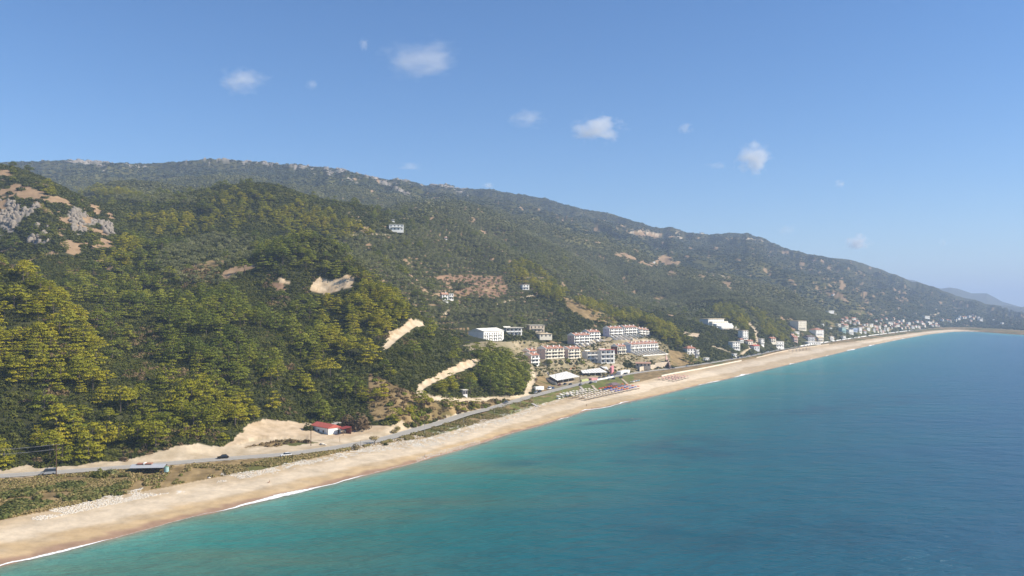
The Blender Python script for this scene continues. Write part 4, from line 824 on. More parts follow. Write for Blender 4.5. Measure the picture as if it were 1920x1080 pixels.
wall('low_wall', gp((904,735,7),(925,731,7),(950,728,6)), WHITE, .9, .4, 'low white wall pieces below the dark pine clump')
# ---------------------------------------------------------------- vehicles
def loft(prof_l, prof_u, w0, w1): pass
def car_meshes(kind='car'):
    L_, Hc, Hb, wd = (4.3,1.45,.82,1.72) if kind == 'car' else (5.1,2.1,1.05,1.95)
    b_ = MB(); zf = .28
    def slab(x0,x1,z0,z1,y): return
    # lower body with raised shoulders, bonnet and boot
    xs = [0,.18,L_*.27,L_*.75,L_-.15,L_] if kind == 'car' else [0,.2,L_*.17,L_*.8,L_-.1,L_]; zs = [Hb*.68,Hb*.88,Hb,Hb*1.04,Hb*.98,Hb*.7]; ws = [.78,.93,1,1,.95,.82]
    for i in range(5):
        y0, y1 = wd/2*ws[i], wd/2*ws[i+1]; b_.hexa([(xs[i],-y0,zf),(xs[i+1],-y1,zf),(xs[i+1],y1,zf),(xs[i],y0,zf)],[(xs[i],-y0*.96,zs[i]),(xs[i+1],-y1*.96,zs[i+1]),(xs[i+1],y1*.96,zs[i+1]),(xs[i],y0*.96,zs[i])])
    g_ = MB(); a0, a1, a2, a3 = (L_*.27,L_*.44,L_*.80,L_*.95) if kind == 'car' else (L_*.16,L_*.30,L_*.93,L_*.985); y = wd/2*.90; yt = wd/2*.72
    g_.hexa([(a0,-y,Hb),(a3,-y,Hb*1.0),(a3,y,Hb*1.0),(a0,y,Hb)],[(a1,-yt,Hc-.06),(a2,-yt,Hc-.06),(a2,yt,Hc-.06),(a1,yt,Hc-.06)])
    r_ = MB().hexa([(a1-.08,-yt-.03,Hc-.058),(a2+.08,-yt-.03,Hc-.058),(a2+.08,yt+.03,Hc-.058),(a1-.08,yt+.03,Hc-.058)],[(a1+.1,-yt+.08,Hc),(a2-.1,-yt+.08,Hc),(a2-.1,yt-.08,Hc),(a1+.1,yt-.08,Hc)])
    wh = MB().cyl((0,-.1,0),(0,.1,0),.31,.31,12); hl = MB().box(-.03,-.17,-.08,.05,.17,.08)
    return b_, g_, r_, wh, hl, (L_, wd, Hb)
def mk(m_, nm, mat): me = bpy.data.meshes.new(nm); me.from_pydata(m_.v, [], m_.f); me.materials.append(mat); return me
paints = {'black':M('black_paint',(.012,.012,.014),.25,var=.02),'white':M('white_paint_car',(.75,.75,.74),.3,var=.02),'silver':M('silver_paint',(.45,.46,.48),.3,metal=.4,var=.02),'dark red':M('red_paint',(.16,.02,.02),.3,var=.02),'blue':M('blue_paint',(.05,.10,.22),.3,var=.02),'grey':M('grey_paint',(.16,.17,.18),.3,var=.02)}
tyre = M('tyre', (.02,.02,.02), .9); lampm = M('lamp_glass', (.7,.7,.68), .2)
CM = {k: car_meshes(k) for k in ('car','van')}; CMM = {}
for k in CM:
    b_, g_, r_, wh, hl, d_ = CM[k]; CMM[k] = {c_: (mk(b_,'body',p_), mk(r_,'car_roof',p_)) for c_, p_ in paints.items()}; CMM[k]['_'] = (mk(g_,'windows',GLASS), mk(wh,'wheel',tyre), mk(hl,'headlight',lampm), d_)
def car(px, py, col_, label, kind='car', group=None, turn=0, z=None):
    if z is None: x, y, _ = hit(px, py); 
    onroad = abs(y-float(Yr((x/y)*F+CX))) < 5.5
    zz = float(zr(np.array([x]), np.array([y]))[0]) if onroad else float(hs(x,y))+.05
    i = int(np.argmin((roadpts[:,0]-x)**2+(roadpts[:,1]-y)**2)); d = roadpts[min(i+1,len(roadpts)-1)]-roadpts[max(i-1,0)]; rz = math.degrees(math.atan2(d[1],d[0]))+turn
    t = thing('van' if kind == 'van' else 'car', (x,y,zz), rz, label, kind, group); b_, r_ = CMM[kind][col_]; g_, wh, hl, (L_,wd,Hb) = CMM[kind]['_']
    link('body', b_, t, (-L_/2,0,0)); link('roof', r_, t, (-L_/2,0,0)); link('windows', g_, t, (-L_/2,0,0))
    for a in (.17,.81):
        for s_ in (-1,1): link('wheel', wh, t, (-L_/2+L_*a, s_*(wd/2-.06), .31))
    if y < 700:
        for s_ in (-1,1): link('headlight', hl, t, (-L_/2+.02, s_*wd*.33, Hb*.62))
for a in [(91,890,'silver','silver minibus parked at the roadside beside the tall wooden pole','van'),(418,860,'black','black car alone on the coast road near the dirt clearing','car'),(536,856,'white','white hatchback alone on the coast road','car'),(948.5,757,'grey','dark grey car at the junction with the dirt track','car'),
 (1049,723,'dark red','dark red car parked at the left end of the restaurant row','car'),(1059,721.5,'black','black car parked between the dark red car and the restaurant corner','car'),(1069.5,722,'black','black car parked right of the first two beside the tall lamp pole','car'),(1088,723,'grey','grey car at the foot of the tall lamp pole','car'),
 (1107.5,719,'black','black car on the road in front of the pink terrace','car'),(1116,717.5,'white','white car directly ahead of the black one on the road','car'),(1142,712.6,'grey','grey car on the road just behind a black one','car'),(1150,711.4,'black','black car on the road below the parked row','car'),(1164,709,'black','black car on the road left of the wooden ramp','car'),
 (1124,709.5,'grey','grey parked car at the left end of the row by the white wall','car'),(1132,708.3,'black','black parked car second in the row by the white wall','car'),(1140,706.6,'silver','silver parked car in the middle of the row by the white wall','car'),(1147,705.2,'blue','dark blue parked car fourth in the row','car'),(1154,703.8,'grey','grey parked car at the right end of the row','car'),
 (1012,735,'black','dark car parked in front of the white trailer','car'),(1036,729,'blue','blue car parked at the nose of the white van','car'),(1004,737,'silver','silver car at the start of the concrete lane','car'),(1030,730,'white','long white van parked on the verge left of the restaurant','van'),
 (1172,702,'black','black car parked against the white canvas cover','car'),(1199,694.6,'grey','grey car by the low retaining wall','car'),(1233,690.2,'black','dark car in front of the tall retaining wall','car'),(1247,687.4,'grey','grey car at the right end of the tall retaining wall','car')]:
    car(a[0],a[1],a[2],a[3],a[4])
r_ = random.Random(3)
for i, p in enumerate([1262,1288,1372,1384,1391,1397,1403,1409,1414,1421,1429,1434,1440,1447,1455,1462,1470,1479,1488,1497,1508,1519,1531,1544,1560,1578]):
    yy = HY+(CAMH-4)*F/(float(Yr(p))+r_.choice([-2.6,3.8])); cc_ = r_.choice(['black','white','silver','grey','black']); car(p, yy, cc_, f'{cc_} car in the line along the village road', 'car', f'{cc_} cars along the village road')
t = thing('trailer', tuple(Vector(hit(1010,733))), 42, 'white box trailer standing on the verge', 'trailer'); box('body', WHITE, t, -4,-1.2,.7,4,1.2,3.1); [link('wheel', CMM['van']['_'][1], t, (x,y,.31)) for x in (-1.2,.2) for y in (-1.1,1.1)]; box('stripe', BLUEW, t, -3.9,-1.24,1.7,3.9,-1.202,2.0)
# ---------------------------------------------------------------- poles and wires
def pole(px, py, h_, label, name='utility_pole', cat='utility pole', arms=0, lamp=False, mat=None, r0=.16, back=0):
    x, y, z = hit(px, py+0.0) if not back else at(px, py, back); t = thing(name, (x,y,z), 15, label, cat); MB().cyl((0,0,-1),(0,0,h_),r0,r0*.65,8).build('pole', mat or WOODD, t)
    for i in range(arms):
        a = box('crossarm', WOODD, t, -1.1,-.08,h_-.5-i*1.6,1.1,.08,h_-.34-i*1.6)
        for k_ in (-1,0,1): MB().cyl((k_*.95,0,h_-.34-i*1.6),(k_*.95,0,h_-.12-i*1.6),.06,.05,6).build('insulator', WHITE, a)
    if lamp: MB().cyl((0,0,h_-.1),(0,-1.5,h_+.25),.05,.04,6).build('arm', STEEL, t); box('lamp_head', STEEL, t, -.15,-2.1,h_+.15,.15,-1.45,h_+.32)
    return t, (x,y,z)
t1_, w1 = pole(105.5,897,11.8,'tall wooden power pole with two crossarms near the left edge',arms=2,r0=.19); pole(583,836,8.6,'wooden power pole on the dry mound before the red-roofed house',r0=.17); MB().cyl((0,0,7.5),(-5.5,1.5,0),.09,.07,6).build('brace', WOODD, t1_)
wires = MB()
for k_, (zz, oy) in enumerate([(11.6,-1),(11.6,1),(10.0,-1),(10.0,1)]):
    p0 = Vector((w1[0]+oy*.9,w1[1],w1[2]+zz)); p1 = p0+Vector((-60,-8+6*oy,1.5))
    for i in range(14):
        a = p0.lerp(p1,i/14); b_ = p0.lerp(p1,(i+1)/14); f_ = lambda u: -2.2*4*u*(1-u)
        wires.cyl(a+Vector((0,0,f_(i/14))), b_+Vector((0,0,f_((i+1)/14))), .028,.028,4)
tag(wires.build('power_lines', M('wire',(.35,.35,.35),.5)), 'thin power lines running left from the tall pole', 'power line')
for (a,b,h_,lb) in [(637,829,2.6,'short post beside the dry mound'),(676,841,3.4,'thin pole beside the round bush at the road edge')]: pole(a,b,h_,lb,name='post',cat='post',r0=.07)
for i,(a,b) in enumerate([(796,815),(869,795),(927,776),(976,760),(1017,745.5),(1055,734),(1163,706),(1215,697),(1270,690)]): pole(a,b,4.6,['first lamp post from the left on the seaward road edge','second lamp post from the left on the road edge','third lamp post, where the dirt bank ends','fourth lamp post, by the junction','fifth lamp post, opposite the concrete lane','lamp post opposite the dark red car','lamp post near the wooden ramp','lamp post opposite the low retaining wall','lamp post opposite the dry slope'][i],name='street_lamp',cat='street lamp',lamp=True,mat=STEEL,r0=.07)
pole(1088,723.5,13,'tall pole standing between the two restaurants',r0=.16,lamp=True); pole(1042,719,11,'tall thin pole at the corner of the nearest restaurant',r0=.12); pole(1005,718,10.5,'wooden pole beside the concrete lane',r0=.15)
# ---------------------------------------------------------------- the beach: parasols, loungers, huts, boats, people
def umb_meshes(col_, nm):
    u = MB(); k = 8; n_ = 0
    ring = [(1.2*math.cos(i*math.pi/4),1.2*math.sin(i*math.pi/4),2.05) for i in range(8)]
    u.v = ring+[(x,y,z-.14) for x,y,z in ring]+[(0,0,2.6),(0,0,2.42)]; u.f = [(i,(i+1)%8,16) for i in range(8)]+[((i+1)%8+8,i+8,17) for i in range(8)]+[(i,i+8,(i+1)%8+8,(i+1)%8) for i in range(8)]
    return mk(u, nm, col_)
UMB = {'straw-white':umb_meshes(M('straw_white',(.70,.62,.52),.9),'canopy'),'blue':umb_meshes(M('parasol_blue',(.09,.12,.42),.8),'canopy'),'red':umb_meshes(M('parasol_red',(.62,.09,.05),.8),'canopy'),'pink':umb_meshes(M('parasol_pink',(.66,.34,.30),.8),'canopy'),'grey':umb_meshes(M('parasol_grey',(.30,.26,.24),.8),'canopy')}
upole = mk(MB().cyl((0,0,-.2),(0,0,2.6),.035,.03,6),'pole',WHITE)
bed = mk(MB().box(-.32,-.95,.26,.32,.5,.36),'bed',WOODD); bedw = mk(MB().box(-.35,-.95,.26,.35,.5,.40),'bed',WHITE); bk = mk(MB().hexa([(-.32,.5,.28),(.32,.5,.28),(.32,1.05,.68),(-.32,1.05,.68)],[(-.32,.5,.38),(.32,.5,.38),(.32,1.0,.76),(-.32,1.0,.76)]),'backrest',WOODD); bkw = mk(MB().hexa([(-.35,.5,.28),(.35,.5,.28),(.35,1.05,.7),(-.35,1.05,.7)],[(-.35,.5,.42),(.35,.5,.42),(.35,1.0,.8),(-.35,1.0,.8)]),'backrest',WHITE)
legm = mk(MB().box(-.03,-.03,0,.03,.03,.26),'leg',STEEL)
def shore_dir(px): a = float(Yc(px)); b_ = float(Yc(px+8)); d = Vector(((px+8-CX)/F*b_-(px-CX)/F*a, b_-a)); return math.degrees(math.atan2(d.y,d.x))
def parasol(x, y, c_, zone, rz, beds=2, white=False):
    z = float(hs(x,y)); t = thing('parasol', (x,y,z), rz, f'{c_} parasol {zone}', 'parasol', f'{c_} parasols {zone}'); link('canopy', UMB[c_], t); link('pole', upole, t)
    for s_ in ((-1,1) if beds == 2 else ()):
        l_ = thing('sun_lounger', (x+s_*.95*math.cos(R(rz)), y+s_*.95*math.sin(R(rz)), z), rz+180, f'{"white" if white else "dark"} sun lounger under the {c_} parasols {zone}', 'sun lounger', f'sun loungers under the {c_} parasols {zone}')
        link('bed', bedw if white else bed, l_); link('backrest', bkw if white else bk, l_); [link('leg', legm, l_, (a*.28,b_,0)) for a in (-1,1) for b_ in (-.85,.4)]
def field(px0, py0, px1, py1, rows, n_, sp_r, colf, zone, **kw):
    """rows parallel to the shore, from near-left corner to near-right corner, rows going inland"""
    a = Vector(hit(px0,py0)); b_ = Vector(hit(px1,py1)); d = (b_-a); d.z = 0; nrm = Vector((-d.y,d.x,0)).normalized(); rz = math.degrees(math.atan2(d.y,d.x))
    for j in range(rows):
        for i in range(n_):
            p = a+d*((i+.5*(j%2)*.3)/(n_-1))+nrm*sp_r*j; parasol(p.x+random.uniform(-.25,.25), p.y+random.uniform(-.25,.25), colf(i,j), zone, rz, **kw)
field(1098,751,1148,740,5,10,4.6, lambda i,j: 'straw-white', 'in the pale block on the main beach')
field(1155,738.5,1196,729.5,4,9,4.3, lambda i,j: ('blue','blue','blue','red','red','blue','blue','blue','red')[i] if j < 3 else 'red', 'in the colourful block on the main beach')
field(1262,716,1290,709.5,4,6,4.2, lambda i,j: 'pink', 'in the small block farther along the sand')
field(1486,660.5,1518,655.5,2,6,5, lambda i,j: 'grey', 'in the distant block below the village')
for i,(a,b) in enumerate([(1047,748),(1054.6,745.5),(1063,743),(1071,741),(1080.6,738.5),(1090,736)]):
    x,y,z = hit(a,b); t = thing('daybed', (x,y,z), 50, f'white canopied daybed on the lawn edge, {["first","second","third","fourth","fifth","last"][i]} from the left in its row', 'daybed', 'white daybeds along the lawn edge')
    box('mattress', WHITE, t, -1,-1,.2,1,1,.55); [MB().cyl((p,q,0),(p,q,1.7),.05,.05,6).build('post', WHITE, t) for p in (-1,1) for q in (-1,1)]; MB().hexa([(-1.2,-1.2,1.7),(1.2,-1.2,1.7),(1.2,1.2,1.9),(-1.2,1.2,1.9)],[(-1.2,-1.2,1.78),(1.2,-1.2,1.78),(1.2,1.2,2.0),(-1.2,1.2,2.0)]).build('canopy', CANV, t)
x,y,z = hit(1150,727.5); t = thing('beach_bar', (x,y,z), 50, 'beach bar under a dark brown-purple tented roof beside the lawn', 'beach bar'); [MB().cyl((p,q,-.5),(p,q,2.4),.08,.08,6).build('post', WOODD, t) for p in (-5,0,5) for q in (-2.5,2.5)]; MB().gable(-5.8,5.8,-3.4,3.4,2.4,1.5,hip=3.2).build('roof', M('purple_brown_tarp',(.17,.12,.13),.9), t); box('counter', WOODL, t, -3,-.4,0,3,.3,1.1)
def boat(px, py, label, s=1, col_=WHITE):
    x,y,z = hit(px,py); t = thing('boat', (x,y,z+.15), random.uniform(20,70), label, 'boat', s=s); h_ = MB(); st_ = [(-2.4,.35,.5),(-1.6,.8,.55),(0,.95,.6),(1.4,.75,.7),(2.6,.08,.95)]
    for (a,w_,zt_),(b_,v_,zu_) in zip(st_[:-1],st_[1:]): h_.hexa([(a,-w_*.4,0),(b_,-v_*.4,.0),(b_,v_*.4,.0),(a,w_*.4,0)],[(a,-w_,zt_),(b_,-v_,zu_),(b_,v_,zu_),(a,w_,zt_)])
    h_.build('hull', col_, t); box('cockpit', GLASS, t, -1.4,-.5,.62,.6,.5,.66)
boat(1186,717,'white boat drawn up beside the rubber boats near the wooden ramp'); boat(1191,715.5,'pale blue boat drawn up right of the white one',1,BLUEW); boat(1196,714.8,'grey-green boat, rightmost of the three drawn up',1,TEAL)
for i,(a,b,c_,d_,lb) in enumerate([(1088,725.5,1097,736,'grey concrete ramp from the road across the lawn'),(1110,723,1119,733,'pale wooden ramp in the middle of the lawn'),(1166,711,1178,723,'broad wooden ramp right of the beach bar'),(998,757,1008,763,'short pale path from the road edge to the stones')]):
    A_ = Vector(hit(a,b)); B_ = Vector(hit(c_,d_)); P_ = [A_.lerp(B_, k/8) for k in range(9)]; wall('ramp', [(p.x,p.y,float(hs(p.x,p.y))) for p in P_], [CONC,WOODL,WOODL,CONC][i], .35, 1.8, lb, 'ramp', zlow=-.6)
# people
def person_mesh(pose, name):
    J = {'stand':[((0,0,.95),.13),((0,0,1.25),.14),((0,0,1.48),.06),((0,0,1.62),.10),((-.1,0,.9),.09),((-.12,.03,.5),.06),((-.12,0,.06),.045),((.1,0,.9),.09),((.12,-.05,.5),.06),((.13,-.1,.06),.045),((-.2,0,1.4),.05),((-.28,.02,1.12),.04),((-.3,-.06,.86),.03),((.2,0,1.4),.05),((.28,.02,1.12),.04),((.3,-.06,.86),.03)],
         'sit':[((0,0,.12),.14),((0,.12,.42),.14),((0,.16,.66),.06),((0,.15,.8),.10),((-.12,-.08,.12),.09),((-.14,-.35,.36),.06),((-.14,-.55,.05),.045),((.12,-.08,.12),.09),((.14,-.38,.34),.06),((.14,-.6,.05),.045),((-.2,.15,.58),.05),((-.3,.22,.32),.04),((-.28,.3,.06),.03),((.2,.15,.58),.05),((.28,-.05,.38),.04),((.2,-.28,.36),.03)]}[pose]
    E = [(0,1),(1,2),(2,3),(0,4),(4,5),(5,6),(0,7),(7,8),(8,9),(1,10),(10,11),(11,12),(1,13),(13,14),(14,15)]
    me = bpy.data.meshes.new(name); me.from_pydata([j[0] for j in J], E, []); o_ = bpy.data.objects.new(name, me); COL.objects.link(o_); md = o_.modifiers.new('skin','SKIN'); 
    for i, j in enumerate(J): me.skin_vertices[0].data[i].radius = (j[1],j[1])
    me.skin_vertices[0].data[0].use_root = True; o_.modifiers.new('sub','SUBSURF').levels = 1
    dg = bpy.context.evaluated_depsgraph_get(); m2 = bpy.data.meshes.new_from_object(o_.evaluated_get(dg)); bpy.data.objects.remove(o_); m2.materials.clear(); m2.materials.append(M('skin',(.48,.30,.20),.7)); return m2
def make_mesh_person():
    return {p: person_mesh(p, 'body') for p in ('stand','sit')}
try: PM = make_mesh_person()
except Exception as ex: print('person', ex); PM = {}
trunks = {c_: mk(MB().hexa([(-.17,-.12,.78),(.17,-.12,.78),(.17,.13,.78),(-.17,.13,.78)],[(-.15,-.13,1.03),(.15,-.13,1.03),(.15,.13,1.03),(-.15,.13,1.03)]),'clothing',M('cloth_'+c_,v_,.9)) for c_,v_ in {'dark':(.03,.03,.05),'red':(.4,.04,.04),'blue':(.05,.1,.35)}.items()}
def person(px, py, pose, c_, label, sink=0):
    if sink: x, y, z = flat(px, py, 0); z = -sink
    else: x, y, z = hit(px, py)
    o_ = bpy.data.objects.new('person', PM[pose]); COL.objects.link(o_); o_.location = (x,y,z); o_.rotation_euler = (0,0,random.uniform(0,6)); tag(o_, label, 'person')
    if pose == 'stand': link('clothing', trunks[c_], o_)
    hm_ = MB().cyl((0,0,1.66),(0,0,1.76),.105,.06,8) if pose == 'stand' else MB().cyl((0,.15,.84),(0,.15,.94),.105,.06,8); hm_.build('hair', WOODD, o_)
for a in [(505,905,'sit','dark','person sitting on the open sand in the foreground'),(797,857,'sit','blue','person sitting near the water among the pale pebbles'),(1100,762.5,'stand','dark','person standing on the sand below the parasols'),(1110,766,'sit','red','person lying low near the water, below the parasols'),(1179,720,'stand','red','person standing at the foot of the broad wooden ramp')]:
    person(*a)
for i,(a,b,lb) in enumerate([(1178,757,'person wading in the surf, left of the other waders'),(1181,756,'person wading beside another in the surf'),(1193,755,'person wading alone farther right in the shallows'),(1214,763,'person standing chest-deep in the turquoise water'),(1286,750,'bather farthest out to the right'),(1243,746,'bather between the waders and the farthest bather'),(1159,779,'bather in the water nearest the camera'),(1185,785,'bather far out below the wading pair')]): person(a,b,'stand',['dark','red','blue'][i%3],lb,sink=.45 if i < 3 else 1.0)
for (a,b,s_,lb) in [(604,834,2.3,'pale grey boulder on the end of the dry mound'),(610,835,1.5,'smaller boulder right of the pale grey one'),(392,897,1.3,'white boulder among green plants at the top of the beach')]:
    x,y,z = hit(a,b); V_, F_ = rock_geo(int(a)); o_ = bpy.data.objects.new('boulder', mesh_np('boulder', V_, F_, stm)); COL.objects.link(o_); o_.location = (x,y,z+.2); o_.scale = (s_,)*3; tag(o_, lb, 'boulder')
# where each kind grows (columns and rows of the photograph, on the ground seen there)
PB = [([(-60,480),(20,495),(60,512),(100,548),(145,590),(190,640),(232,690),(225,712),(150,725),(80,715),(0,690),(-60,700)],(320,460),.95),
 ([(40,745),(70,738),(105,752),(160,780),(190,830),(200,865),(120,868),(60,800)],(250,400),.85),
 ([(150,770),(190,735),(235,752),(240,810),(180,815)],(250,400),.8),
 ([(240,720),(300,700),(370,700),(425,710),(470,745),(480,790),(430,810),(400,835),(330,830),(260,825),(245,780)],(250,430),.9),
 ([(-60,820),(0,830),(45,850),(50,880),(-60,890)],(250,330),.8),
 ([(480,700),(590,690),(600,745),(560,780),(500,780)],(330,480),.35),
 ([(650,515),(690,515),(730,545),(778,590),(780,612),(740,618),(690,610),(650,595),(600,560),(600,545),(655,540)],(430,640),.85),
 ([(600,560),(700,560),(740,620),(700,680),(640,650),(600,640)],(430,640),.35),
 ([(515,395),(560,380),(620,395),(680,420),(710,435),(640,445),(560,430),(520,425)],(650,1150),.7),
 ([(400,360),(500,355),(520,400),(450,420),(380,410)],(650,1150),.28),
 ([(240,400),(330,395),(420,420),(400,440),(280,430)],(600,1150),.3),
 ([(60,340),(95,343),(128,365),(120,375),(90,368)],(600,1100),.6),
 ([(130,350),(220,348),(270,360),(260,366),(150,362)],(900,2200),.7),
 ([(180,470),(240,445),(270,460),(240,490),(190,500)],(480,800),.5),
 ([(950,492),(990,488),(1020,505),(1060,545),(1050,560),(1000,545),(955,520)],(800,1500),.85),
 ([(1075,555),(1100,560),(1140,572),(1180,580),(1230,600),(1285,628),(1275,648),(1240,632),(1190,606),(1140,596),(1100,578)],(780,1300),.9),
 ([(1330,568),(1370,565),(1390,580),(1415,605),(1400,618),(1370,612),(1350,590)],(950,1700),.8),
 ([(1400,575),(1425,580),(1450,600),(1490,612),(1500,632),(1470,638),(1430,622),(1425,600)],(950,1700),.7),
 ([(660,700),(730,690),(745,740),(690,750)],(330,520),.5),([(735,750),(780,735),(900,755),(940,765),(870,783),(790,795),(745,800),(700,790)],(340,560),.55),
 ([(820,718),(850,702),(880,700),(895,715),(870,732),(830,735)],(380,640),.8),([(560,625),(660,640),(640,700),(560,700)],(380,600),.3)]
PD = [([(480,452),(540,442),(600,448),(640,465),(665,505),(640,515),(600,512),(560,515),(530,515),(500,500),(478,480)],(520,720),.9),
 ([(890,655),(920,640),(960,640),(985,660),(995,690),(990,700),(975,728),(930,735),(905,715),(885,690)],(430,700),1.0),
 ([(130,520),(240,512),(330,530),(350,560),(280,580),(200,560),(120,545)],(350,700),.55),
 ([(190,560),(310,560),(330,620),(300,660),(230,650),(170,590)],(350,700),.4),
 ([(300,545),(400,540),(480,560),(590,550),(600,640),(560,700),(450,720),(380,700),(320,660),(300,600)],(350,700),.55),
 ([(600,640),(700,680),(760,660),(800,690),(760,720),(640,740),(560,740)],(350,600),.3),
 ([(340,700),(560,690),(640,740),(600,775),(480,790),(360,760)],(330,500),.3),
 ([(700,600),(780,615),(860,650),(870,690),(820,700),(780,720),(740,690)],(430,700),.28),
 ([(100,470),(240,440),(330,440),(300,500),(180,520)],(450,900),.22)]
OL = [([(600,440),(700,430),(740,440),(860,400),(1000,440),(1100,470),(1060,500),(1000,545),(960,560),(1040,580),(1060,600),(1000,620),(860,625),(800,600),(780,580),(740,540),(690,512),(660,490)],(600,2000)),
 ([(290,470),(400,440),(480,450),(470,500),(430,540),(340,535),(280,500)],(560,900)),
 ([(260,365),(360,370),(370,385),(260,382),(200,372)],(850,1700)),
 ([(1020,440),(1200,500),(1400,560),(1600,600),(1500,605),(1330,565),(1200,590),(1050,545)],(900,2300))]
NOVEG = [([(866,630),(905,634),(932,648),(928,664),(885,664),(860,652)],(500,900)),([(868,650),(905,636),(945,640),(1000,632),(1050,645),(1085,640),(1130,625),(1225,630),(1250,648),(1258,692),(1200,700),(1140,710),(1080,724),(1012,738),(1003,705),(985,690),(950,662),(920,655),(880,658)],(450,1100)),
 ([(822,548),(858,548),(858,572),(822,572)],(600,1000)),([(728,418),(762,418),(762,436),(728,436)],(800,1300))]
def inz(zs, px, py, Y):
    r = np.zeros(px.shape)
    for z in zs:
        ok = inpoly(px, py, z[0]) & (Y > z[1][0]) & (Y < z[1][1]); r = np.maximum(r, np.where(ok, z[2] if len(z) > 2 else 1.0, 0))
    return r
cm = np.minimum.accumulate(PYg, axis=0)             # skyline so far along each bearing
EX = np.array(EXC)
def clearof(X, Y, pad=0.0):
    r = np.ones(X.shape, bool)
    for x0, y0, q in EXC:
        q = q+pad; r &= ((X-x0)**2+(Y-(y0-q*.35))**2 > q*q)
    return r
def seen(px, py, Y, hpx):
    Yq = np.maximum(Y*0.985, 140); lim = bil(cm, gx, gl, px, np.log(Yq)); return py-hpx < lim
def jitter_grid(cell, y0, y1, x0=-70, x1=1990, jit=.9):
    xs = np.arange((x0-CX)/F*y1, (x1-CX)/F*y1, cell); ys = np.arange(y0, y1, cell); X, Y = np.meshgrid(xs, ys)
    X = X+rng.uniform(-.5,.5,X.shape)*cell*jit; Y = Y+rng.uniform(-.5,.5,Y.shape)*cell*jit
    X = X.ravel(); Y = np.maximum(Y.ravel(), 100); px = X/Y*F+CX; k = (px > x0) & (px < x1) & (Y > Yr(px)+9); X, Y, px = X[k], Y[k], px[k]
    Z = hs(X, Y); py = HY-(Z-CAMH)*F/Y; return X, Y, Z, px, py
def open_ground(px, py, Y, X, tall=2.0):
    c_ = ground_class(px, py, Y, X); f_ = (c_ == 0)
    for h_ in (tall*.5, tall):                       # nothing tall stands where it would grow over a track or a cut bank
        u_ = ground_class(px, py-h_*F/Y, Y*1.01, X); f_ &= ~(((u_ == T_GRAV) & (Y > Yr(px)+25)) | ((u_ == T_CLIFF) & (Y > 380)))
    return c_, f_
# pines
X, Y, Z, px, py = jitter_grid(4.5, 250, 2200)
k = seen(px, py, Y, 12*F/Y+8); X, Y, Z, px, py = [v[k] for v in (X,Y,Z,px,py)]
cls_, free = open_ground(px, py, Y, X, 7.0); free |= (cls_ == T_DRY) & (rng.random(len(px)) < .5)
cpy = py-4.5*F/Y          # a crown is seen above its foot
jx = px+(fbm(X/20,Y/20,5,2)-.5)*18*400/Y; jy = cpy+(fbm(X/20,Y/20,6,2)-.5)*14*400/Y
nov = (inz(NOVEG, px, py, Y) > 0) | ~clearof(X, Y, 4)
db = inz(PB, jx, jy, Y)*(fbm(X/14,Y/14,91,2) > .28); dd_ = inz(PD, jx, jy, Y)*(.12+1.7*(fbm(X/22,Y/22,93,3)>.52))
u_ = rng.random(len(px))
far_thin = 1-0.45*sst(700,1400,Y)
isb = free & ~nov & (u_ < db*.62*far_thin); isd = free & ~nov & ~isb & (u_ < np.minimum(dd_*.42,.8)*far_thin)
isd |= free & ~nov & ~isb & (rng.random(len(px)) < .02) & (Y < 1300)
clump = inz(PD[1:2], px, cpy, Y) > 0; isd |= clump & free & (rng.random(len(px)) < .7)
def keep(mask, X, Y, Z, px, py): return np.stack([X[mask], Y[mask], Z[mask]], -1), px[mask], py[mask]
pb, pbx, pby = keep(isb, X, Y, Z, px, py); pd_, pdx, pdy = keep(isd, X, Y, Z, px, py)
pineG = [pine_geo(11+i, 9.0+(i%3)*.8, flat=(i%3==2)) for i in range(6)]
NPINE = 300
def indiv(kind, meshes_c, meshes_t, pts, scl, labels, cat, groups, crown='crown'):
    first = {}
    for i in range(len(pts)):
        v = i % len(meshes_c)
        root = bpy.data.objects.new(kind, None); COL.objects.link(root); root.location = pts[i]; root.rotation_euler = (0,0,random.uniform(0,6.28)); root.scale = (scl[i],)*3
        tag(root, labels[i], cat, groups[i])
        for nm_, me_ in ((crown, meshes_c[v]), ('trunk', meshes_t[v])):
            c_ = bpy.data.objects.new(nm_, me_); COL.objects.link(c_); c_.parent = root
pc_b = [mesh_np('pine_crown', *g[0], PINE_B) for g in pineG]; pc_d = [mesh_np('pine_crown', *g[0], PINE_D) for g in pineG]; pt_ = [mesh_np('pine_trunk', *g[1], bark) for g in pineG]
allp = np.concatenate([pb, pd_]); allx = np.r_[pbx, pdx]; ally = np.r_[pby, pdy]; br = np.r_[np.ones(len(pb),bool), np.zeros(len(pd_),bool)]
order = np.argsort(allp[:,1]); vis = (allx > -10) & (allx < 1925)
order = [i for i in order if vis[i]][:NPINE]; chosen = np.zeros(len(allp), bool); chosen[order] = True
sclp = rng.uniform(.62,1.12,len(allp))*np.where(br,1.0,1.05)
def pine_label(x, y, b_, s_):
    size = 'tall' if s_ > .97 else ('small' if s_ < .78 else 'middle-sized')
    tint = size+' '+ ('bright yellow-green' if b_ else 'deep green')
    if x < 240 and y < 735: pl = ('high' if y < 600 else 'halfway up' if y < 670 else 'at the foot')+(' on the pine spur at the left edge' if x < 110 else ' on the right flank of the spur')
    elif x < 240: pl = 'above the road near the left edge'
    elif x < 500 and y > 690: pl = ('at the top' if y < 745 else 'in the middle' if y < 790 else 'on the lower edge')+' of the pines left of the dirt clearing'
    elif x < 640: pl = 'on the lower slope behind the red-roofed house'
    elif x < 800: pl = 'on the slope left of the winding dirt track'
    else: pl = 'in the dark clump beside the winding dirt track'
    return f'{tint} pine {pl}', f'{tint} pines {pl}'
lab = [pine_label(allx[i], ally[i], br[i], sclp[i]) for i in order]
